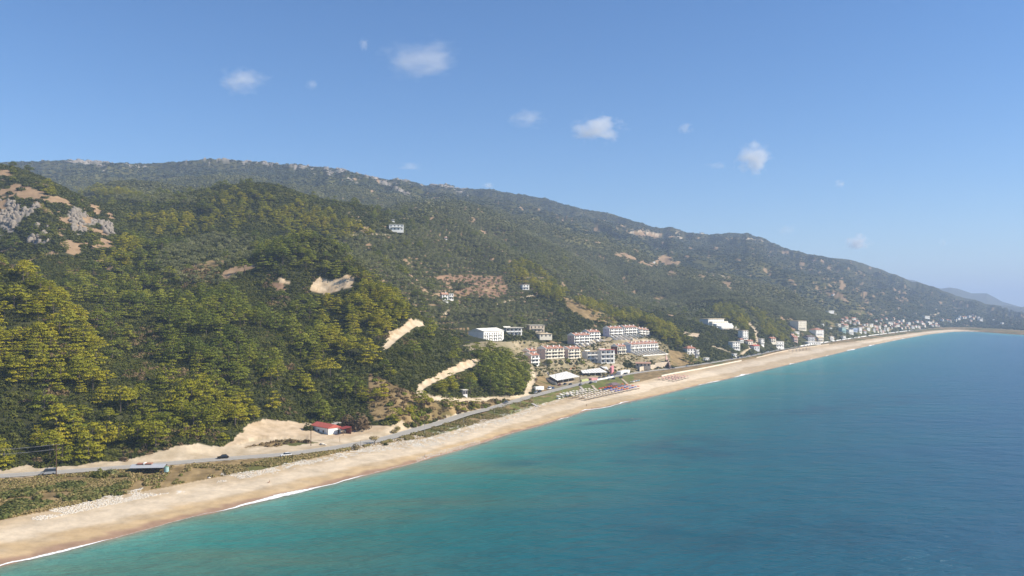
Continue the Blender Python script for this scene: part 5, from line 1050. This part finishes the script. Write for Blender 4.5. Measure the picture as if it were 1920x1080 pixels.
for b_ in (True, False):
    idx = [j for j, i in enumerate(order) if br[i] == b_]
    indiv('pine_tree', pc_b if b_ else pc_d, pt_, allp[[order[j] for j in idx]], sclp[[order[j] for j in idx]], [lab[j][0] for j in idx], 'pine tree', [lab[j][1] for j in idx])
rest = ~chosen
scatter('bright_pine_wood', allp[rest & br], sclp[rest & br], [two_mat('pine', g[0], g[1], PINE_B) for g in pineG], 'bright yellow-green pine wood spread over the spur, the knoll and the slopes', 'pine wood', 1)
scatter('deep_green_pine_wood', allp[rest & ~br], sclp[rest & ~br], [two_mat('pine', g[0], g[1], PINE_D) for g in pineG], 'deep green pine wood on the middle slope and the knoll', 'pine wood', 2)
# olives in rows
X, Y, Z, px, py = jitter_grid(5.7, 520, 2300, 180, 1620, jit=.62)
k = seen(px, py, Y, 8); X, Y, Z, px, py = [v[k] for v in (X,Y,Z,px,py)]
cls_, free = open_ground(px, py, Y, X)
ol = free & (inz(OL, px+(fbm(X/30,Y/30,15,2)-.5)*20, py, Y) > 0) & (inz(PB+PD[:1], px, py, Y) < .5) & (inz(NOVEG, px, py, Y) == 0) & clearof(X, Y, 3) & (rng.random(len(px)) < .93)
ol |= ((cls_ == T_RED) | (cls_ == T_DRY)) & (px > 320) & (px < 1240) & (Y > 560) & (rng.random(len(px)) < .22) & (inz(NOVEG, px, py, Y) == 0)
op, opx, opy = keep(ol, X, Y, Z, px, py); osc = rng.uniform(.8,1.3,len(op))*(1+.35*sst(1000,1700,op[:,1]))
olG = [olive_geo(50+i) for i in range(4)]
oo = np.argsort(op[:,1])[:300]; ch = np.zeros(len(op), bool); ch[oo] = True
def ol_label(x, y):
    pl = (('at the upper' if y < 480 else 'at the lower')+(' left' if x < 390 else ' right')+' end of the grove on the left hill') if x < 520 else ('on the slope left of the white villa' if x < 830 else ('on the slope above the long white building' if x < 1000 else 'on the slope above the terraced houses'))
    return 'grey-green olive tree '+pl, 'olive trees '+pl
ll = [ol_label(opx[i], opy[i]) for i in oo]
indiv('olive_tree', [mesh_np('olive_crown', *g[0], OLI) for g in olG], [mesh_np('olive_trunk', *g[1], bark) for g in olG], op[oo], osc[oo], [l[0] for l in ll], 'olive tree', [l[1] for l in ll])
scatter('olive_groves', op[~ch], osc[~ch], [two_mat('olive', g[0], g[1], OLI) for g in olG], 'grey-green olive groves in rows across the middle slopes', 'olive grove', 3)
# scrub, near to far
bushG = [bush_geo(80+i) for i in range(5)]; bushL = [bush_geo(90+i, nl=46, size=.36, lobes=4) for i in range(4)]
def scrub(name, cell, y0, y1, rad, mat, geos, label, keepf, hpx, zs=1.0):
    X, Y, Z, px, py = jitter_grid(cell, y0, y1); k = seen(px, py, Y, hpx); X, Y, Z, px, py = [v[k] for v in (X,Y,Z,px,py)]
    cls_, free = open_ground(px, py, Y, X); k = keepf(cls_, free, X, Y, px, py) & (inz(NOVEG, px, py, Y) == 0) & clearof(X, Y, rad*.6)
    p_, a_, b_ = keep(k, X, Y, Z, px, py); s_ = rng.uniform(.65,1.35,len(p_))*rad; sc3 = np.stack([s_*rng.uniform(.9,1.3,len(p_)), s_, s_*rng.uniform(.7,1.25,len(p_))*zs], -1)
    p_[:,2] -= .15*s_
    scatter(name, p_, sc3, [src(name+'_plant', *g, mat) for g in geos], label, 'scrub', int(cell*10)); print(name, len(p_))
scrub('near_scrub', 2.25, 250, 620, 1.55, MAQ, bushG, 'dark evergreen scrub covering the near slope between the pines', lambda c_,f,X,Y,px,py: f & (fbm(X/5,Y/5,55,2) > .22), 8, 1.05)
scrub('hill_scrub', 4.0, 620, 1150, 2.9, MAQ, bushG, 'dark evergreen scrub over the rounded hill', lambda c_,f,X,Y,px,py: f & ~((inz(OL,px,py,Y)>0) & (px>560)), 8, .95)
scrub('middle_scrub', 6.5, 1150, 2000, 4.3, FARG, bushL, 'green scrub and trees over the middle hillsides', lambda c_,f,X,Y,px,py: f & ~((inz(OL,px,py,Y)>0) & (rng.random(len(px))<.6)), 8, .75)
scrub('far_scrub', 10.5, 2000, 3700, 6.2, FARB, bushL, 'hazy green scrub over the far mountainside', lambda c_,f,X,Y,px,py: f & (fbm(X/40,Y/60,57,2) > .18), 8, .55)
scrub('brown_brush', 2.6, 280, 620, 1.5, BRN, bushG, 'dry brown brush at the foot of the slope', lambda c_,f,X,Y,px,py: ((c_ == T_DRY) & (rng.random(len(px)) < .62)) | (f & ((fbm(X/16,Y/16,66,2) > .69) | (inpoly(px,py,[(300,700),(345,690),(430,705),(440,722),(380,728),(310,718)]) & (rng.random(len(px)) < .6)))), 8)
X, Y, Z, px, py = jitter_grid(3.4, 560, 960, 960, 1262); cls_, free = open_ground(px, py, Y, X)
k = (inz(NOVEG[1:2], px, py, Y) > 0) & clearof(X, Y, -1.5) & (fbm(X/13, Y/13, 68, 3) > .43) & (cls_ != T_GRAV) & (py < 706) & (rng.random(len(px)) < .75)
scatter('garden_shrubs', np.stack([X,Y,Z],-1)[k], rng.uniform(.7,1.7,int(k.sum())), [src('shrub', *g, MAQ) for g in bushG], 'low garden shrubs between the terraced houses', 'shrubs', 8)
k = (cls_ == T_PLAZA) & clearof(X, Y, -1.5) & (fbm(X/9, Y/9, 69, 3) > .5) & (py < 706)
scatter('garden_grass', np.stack([X,Y,Z],-1)[k], rng.uniform(1,2.2,int(k.sum())), [src('gtuft', *leaves([(0,0,.1,.8,.3)], 26, .3, 600), GRS)], 'dry grass on the open ground between the terraced houses', 'grass', 9)
BANK = [(692,706),(735,728),(775,745),(810,753),(900,760),(955,753),(965,762),(880,783),(790,803),(745,803),(705,785)]
X, Y, Z, px, py = jitter_grid(3.3, 330, 620, 680, 980); k = inpoly(px, py, BANK) & (fbm(X/11, Y/11, 144, 3) > .40) & clearof(X, Y, 1) & (ground_class(px, py, Y, X) != T_GRAV); dk_ = rng.random(len(px)) < .6
for nm_, sel_, mt_, lb_ in (('bank_bushes', k & dk_, MAQ, 'dark green bushes on the bank between the dirt loop and the coast road'), ('bright_bank_bushes', k & ~dk_, PINE_D, 'brighter green bushes on the bank between the dirt loop and the coast road')):
    scatter(nm_, np.stack([X,Y,Z],-1)[sel_], rng.uniform(1.3,2.9,int(sel_.sum())), [src('bush', *g, mt_) for g in bushG], lb_, 'bushes', 12)
def crag_geo(seed):
    r = np.random.default_rng(seed); import bmesh
    bm = bmesh.new(); bmesh.ops.create_icosphere(bm, subdivisions=2, radius=.5); V = np.array([v.co[:] for v in bm.verts]); q = fbm(V[:,0]*3+seed*9+9, V[:,1]*3+V[:,2]*4+9, seed, 3)
    V = V*(.05+2.0*q+.25*r.random(len(q)))[:,None]*[1,.7,1.5]; Fq = np.array([[v.index for v in f.verts] for f in bm.faces]); bm.free(); return V, Fq
for nm_, cell, y0, y1, sz, lb in (('cliff_rock', 2.9, 450, 1150, 3.4, 'grey craggy limestone on the cliff at the far left'), ('ridge_rock', 14, 1500, 4200, 9, 'pale limestone outcrops along the mountain crest')):
    X, Y, Z, px, py = jitter_grid(cell, y0, y1); k = seen(px, py, Y, 10); X, Y, Z, px, py = [q_[k] for q_ in (X,Y,Z,px,py)]
    k = (ground_class(px, py, Y, X) == T_ROCK) & (rng.random(len(px)) < .75); s_ = rng.uniform(.3,1.4,int(k.sum()))*sz
    scatter(nm_, np.stack([X,Y,Z],-1)[k], np.stack([s_, s_, s_*rng.uniform(.5,1.1,len(s_))*(.45 if y0 > 1000 else 1)],-1), [src('crag', *crag_geo(i), ROCKM) for i in range(5)], lb, 'rock', 10)
# single trees and bushes that stand on their own
def one(px_, py_, geoc, mat, s, kind, label, cat, trunk=None, sz=None):
    x, y, z = hit(px_, py_); root = bpy.data.objects.new(kind, None); COL.objects.link(root); root.location = (x,y,z); root.scale = (s,s,sz or s); tag(root, label, cat)
    c_ = bpy.data.objects.new('crown', mesh_np(kind+'_crown', *geoc, mat)); COL.objects.link(c_); c_.parent = root
    tk = trunk or cone_verts((0,0,-.5),(0,0,.5),.12,.06)
    t_ = bpy.data.objects.new('trunk', mesh_np(kind+'_trunk', *tk, bark)); COL.objects.link(t_); t_.parent = root
one(187,898,bush_geo(1,1,1.0,240,.16),MAQ,3.4,'round_bush','dark wind-bent tree beside the road near the left edge','bush',sz=3.4)
one(207,890,bush_geo(2,1,.8,200,.16),OLI,2.6,'round_bush','grey-green bush behind the dark wind-bent tree by the road','bush')
one(668,842,bush_geo(3,1,1.3,200,.15),BRN,1.9,'round_bush','brown-green bush at the seaward road edge below the red-roofed house','bush')
one(702,834,olive_geo(4)[0],GRS,.9,'small_tree','small spreading tree casting a dark shadow at the road edge','tree',olive_geo(4)[1])
one(722,835,bush_geo(5,1,1,120,.2),MAQ,1.3,'round_bush','small dark bush between road and white stones','bush')
one(675,806,bush_geo(6,1,1.5,420,.13,8),BRN,5.2,'broad_tree','tall tan-green tree right of the red-roofed house','tree')
one(652,803,bush_geo(7,1,1.5,380,.13,8),BRN,4.4,'broad_tree','reddish-brown tree behind the red-roofed house','tree')
one(577,806,bush_geo(8,1,1.3,260,.16),MAQ,2.6,'round_bush','dark green bush between the white shed and the red-roofed house','bush')
one(1177,688,bush_geo(9,1,1,300,.15),MAQ,6.5,'broad_tree','large dark tree below the red-brown terrace house','tree')
one(820,735,pineG[1][0],PINE_B,.8,'pine_tree','bright pine alone on the bend inside the dirt track','pine tree',pineG[1][1])
for i,(a,b) in enumerate([(738,812),(745,806)]): one(a,b,bush_geo(20+i,1,1.1,160,.18),GRS,1.8,'round_bush',['pale bush at the edge of the dirt clearing, nearer the road','pale bush at the edge of the dirt clearing, farther from the road'][i],'bush')
TW = [(1003,688,'left of the row of garden trees below the pink terrace'),(1012,686,'second from the left in the garden row below the pink terrace'),(1030,681,'third from the left in the garden row'),(1042,680,'fourth in the garden row, beside the white steps'),(1052,682,'in the middle of the garden row below the pink terrace'),(1064,680,'dark round one in the right half of the garden row'),(1070,683,'broad one near the right end of the garden row'),(1083,683,'bright green one in front of the second pink block'),(1092,681,'dark one beside the grey end wall of the white hotel'),(1086,676,'small one close under the second pink block')]
for i,(a,b,t) in enumerate(TW): one(a,b,bush_geo(120+i,1,1.3,160,.2),[MAQ,OLI,PINE_D][i%3],2.0+.5*(i%3),'garden_tree','garden tree, '+t,'tree')
# grass, reeds and stones by the beach
def strip_points(n_, f0, f1, x0, x1):
    px = rng.uniform(x0, x1, n_); a = f0(px); b = f1(px); t = rng.random(n_); Y = a+(b-a)*t; X = (px-CX)/F*Y; return X, Y, hs(X,Y), px
X, Y, Z, px = strip_points(26000, lambda p: Yb(p)+1, lambda p: Yr(p)-6, -60, 1000)
gk = (fbm(X/7,Y/7,88,3) > .36+.12*sst(240,420,px)) & (np.abs(px-345+ (Yr(px)-Y)*1.0) > 14*0+12) & (rng.random(len(px)) < .35+.65*(px < 250))
tuft = [leaves([(0,0,.2,.6,.5)], 26, .26, 300+i, up=-.1) for i in range(3)]
REED = leaf_mat('reed_green', (.05,.065,.012), (.11,.12,.03), (.24,.19,.07), .2, .05)
greenp = gk & (px < 240) & ((Y-Yb(px))/(Yr(px)-Yb(px)) < .62) & (fbm(X/9,Y/9,90,2) > .5)
scatter('dry_grass', np.stack([X,Y,Z],-1)[gk & ~greenp], rng.uniform(.5,1.2,int((gk & ~greenp).sum())), [src('tuft', *t, GRS) for t in tuft], 'dry tan grass between the road and the beach', 'grass', 4)
scatter('green_reeds', np.stack([X,Y,Z],-1)[greenp], rng.uniform(1.0,1.9,int(greenp.sum())), [src('reed', *t, REED) for t in tuft], 'green reeds beside the beach at the lower left', 'reeds', 5)
X, Y, Z, px = strip_points(20000, lambda p: Yb(p)-7-14*sst(650,850,p), lambda p: Yb(p)+5+3*sst(650,850,p), 0, 1010)
sk = fbm(X/11,Y/11,99,3)-.035*(px < 340)+.16*sst(500,700,px)-.1*sst(240,330,px)*(1-sst(350,420,px)) > .505
scatter('beach_stones', np.stack([X,Y,Z],-1)[sk], (rng.uniform(.15,.6,int(sk.sum()))**1.5)*1.6, [src('stone', *rock_geo(i), stm) for i in range(5)], 'white stones strewn along the top of the beach', 'stones', 6)
X, Y, Z, px = strip_points(900, lambda p: Yc(p)+1, lambda p: Yc(p)+7, 780, 900)
scatter('shore_pebbles', np.stack([X,Y,Z],-1), rng.uniform(.15,.5,len(X)), [src('stone', *rock_geo(i), stm) for i in range(5)], 'pale pebbles at the water edge below the bend', 'stones', 7)
# ---------------------------------------------------------------- air and clouds
def box_obj(name, lo, hi, mat):
    x0,y0,z0 = lo; x1,y1,z1 = hi
    V = [(x0,y0,z0),(x1,y0,z0),(x1,y1,z0),(x0,y1,z0),(x0,y0,z1),(x1,y0,z1),(x1,y1,z1),(x0,y1,z1)]
    Fq = [(0,3,2,1),(4,5,6,7),(0,1,5,4),(1,2,6,5),(2,3,7,6),(3,0,4,7)]
    o_ = bpy.data.objects.new(name, mesh_np(name, np.array(V,float), np.array(Fq), mat)); COL.objects.link(o_); return o_
hm = bpy.data.materials.new('air'); hm.use_nodes = True; N = hm.node_tree.nodes; N.remove(N['Principled BSDF'])
pv = N.new('ShaderNodeVolumePrincipled'); pv.inputs['Color'].default_value = (.58,.73,.98,1); pv.inputs['Density'].default_value = HAZE; pv.inputs['Anisotropy'].default_value = 0.0
hm.node_tree.links.new(pv.outputs[0], N['Material Output'].inputs['Volume'])
zt = max(float(H.max())+12, CAMH+5)
hz = box_obj('haze', (-23000, -60, -9), (62000, 26000, zt), hm); tag(hz, 'pale blue sea haze filling the air over bay and hills', 'haze', kind='stuff')
CL = [(452,150,50,25,.75,'small wispy cloud left of the largest one'),(785,112,84,36,.75,'largest cloud, ragged white and high above the hill'),(990,222,42,18,.45,'faint thin cloud left of the dense white puff'),
 (1120,242,52,28,1.9,'dense white puff cloud in the middle of the sky'),(1412,295,36,36,1.8,'upright white cloud to the right'),(1608,455,24,18,3.2,'small low cloud above the right-hand ridge'),
 (770,312,30,9,.35,'faint streak just above the rocky mountain ridge'),(1285,240,16,13,.4,'tiny faint puff between the two white clouds'),(915,348,12,7,.7,'tiny puff touching the mountain skyline'),
 (585,158,14,10,.35,'tiny faint puff between the two left clouds'),(682,84,10,14,.4,'faint wisp left of the largest cloud'),(1575,345,12,10,.5,'tiny pale puff right of the upright cloud'),
 (1345,310,24,7,.3,'faint streak left of the upright cloud'),(1475,432,22,13,.3,'faint pinkish smear above the right ridge'),(1768,455,8,9,.4,'tiny faint puff far right')]
for i,(px_,py_,rx_,ry_,dn,lb) in enumerate(CL):
    D = 7000.0 if py_ < 400 else 9500.0
    if py_ > 300: D = 9500.0
    x = (px_-CX)/F*D; z = CAMH+(HY-py_)/F*D; sx = rx_/F*D*1.35; sz = ry_/F*D*1.35
    cmn = bpy.data.materials.new('cloud_vapour'); cmn.use_nodes = True; N = cmn.node_tree.nodes; L = cmn.node_tree.links; N.remove(N['Principled BSDF'])
    pv = N.new('ShaderNodeVolumePrincipled'); pv.inputs['Color'].default_value = (1,1,1,1); pv.inputs['Anisotropy'].default_value = -.1
    tc = N.new('ShaderNodeTexCoord'); ln = N.new('ShaderNodeVectorMath'); ln.operation = 'LENGTH'; L.new(tc.outputs['Object'], ln.inputs[0])
    mpn = N.new('ShaderNodeMapping'); mpn.inputs['Location'].default_value = (i*3.7,i*1.3,i*2.1); L.new(tc.outputs['Object'], mpn.inputs[0])
    nz = N.new('ShaderNodeTexNoise'); nz.inputs['Scale'].default_value = 2.1; nz.inputs['Detail'].default_value = 5; nz.inputs['Roughness'].default_value = .62; L.new(mpn.outputs[0], nz.inputs[0])
    a = N.new('ShaderNodeMath'); a.operation = 'MULTIPLY_ADD'; a.inputs[1].default_value = -0.50; L.new(ln.outputs['Value'], a.inputs[0]); L.new(nz.outputs[0], a.inputs[2])
    b_ = N.new('ShaderNodeMapRange'); b_.inputs[1].default_value = 0.20; b_.inputs[2].default_value = 0.50; b_.inputs[3].default_value = 0; b_.inputs[4].default_value = dn*1.5/(sx); L.new(a.outputs[0], b_.inputs[0]); L.new(b_.outputs[0], pv.inputs['Density'])
    L.new(pv.outputs[0], N['Material Output'].inputs['Volume'])
    import bmesh
    bm = bmesh.new(); bmesh.ops.create_icosphere(bm, subdivisions=3, radius=1.0); me = bpy.data.meshes.new('cloud'); bm.to_mesh(me); bm.free(); me.materials.append(cmn)
    o = bpy.data.objects.new('cloud', me); COL.objects.link(o); o.location = (x, D, z); o.scale = (sx, sx*.8, sz); tag(o, lb if 'cloud' in lb else 'cloud: '+lb, 'cloud')
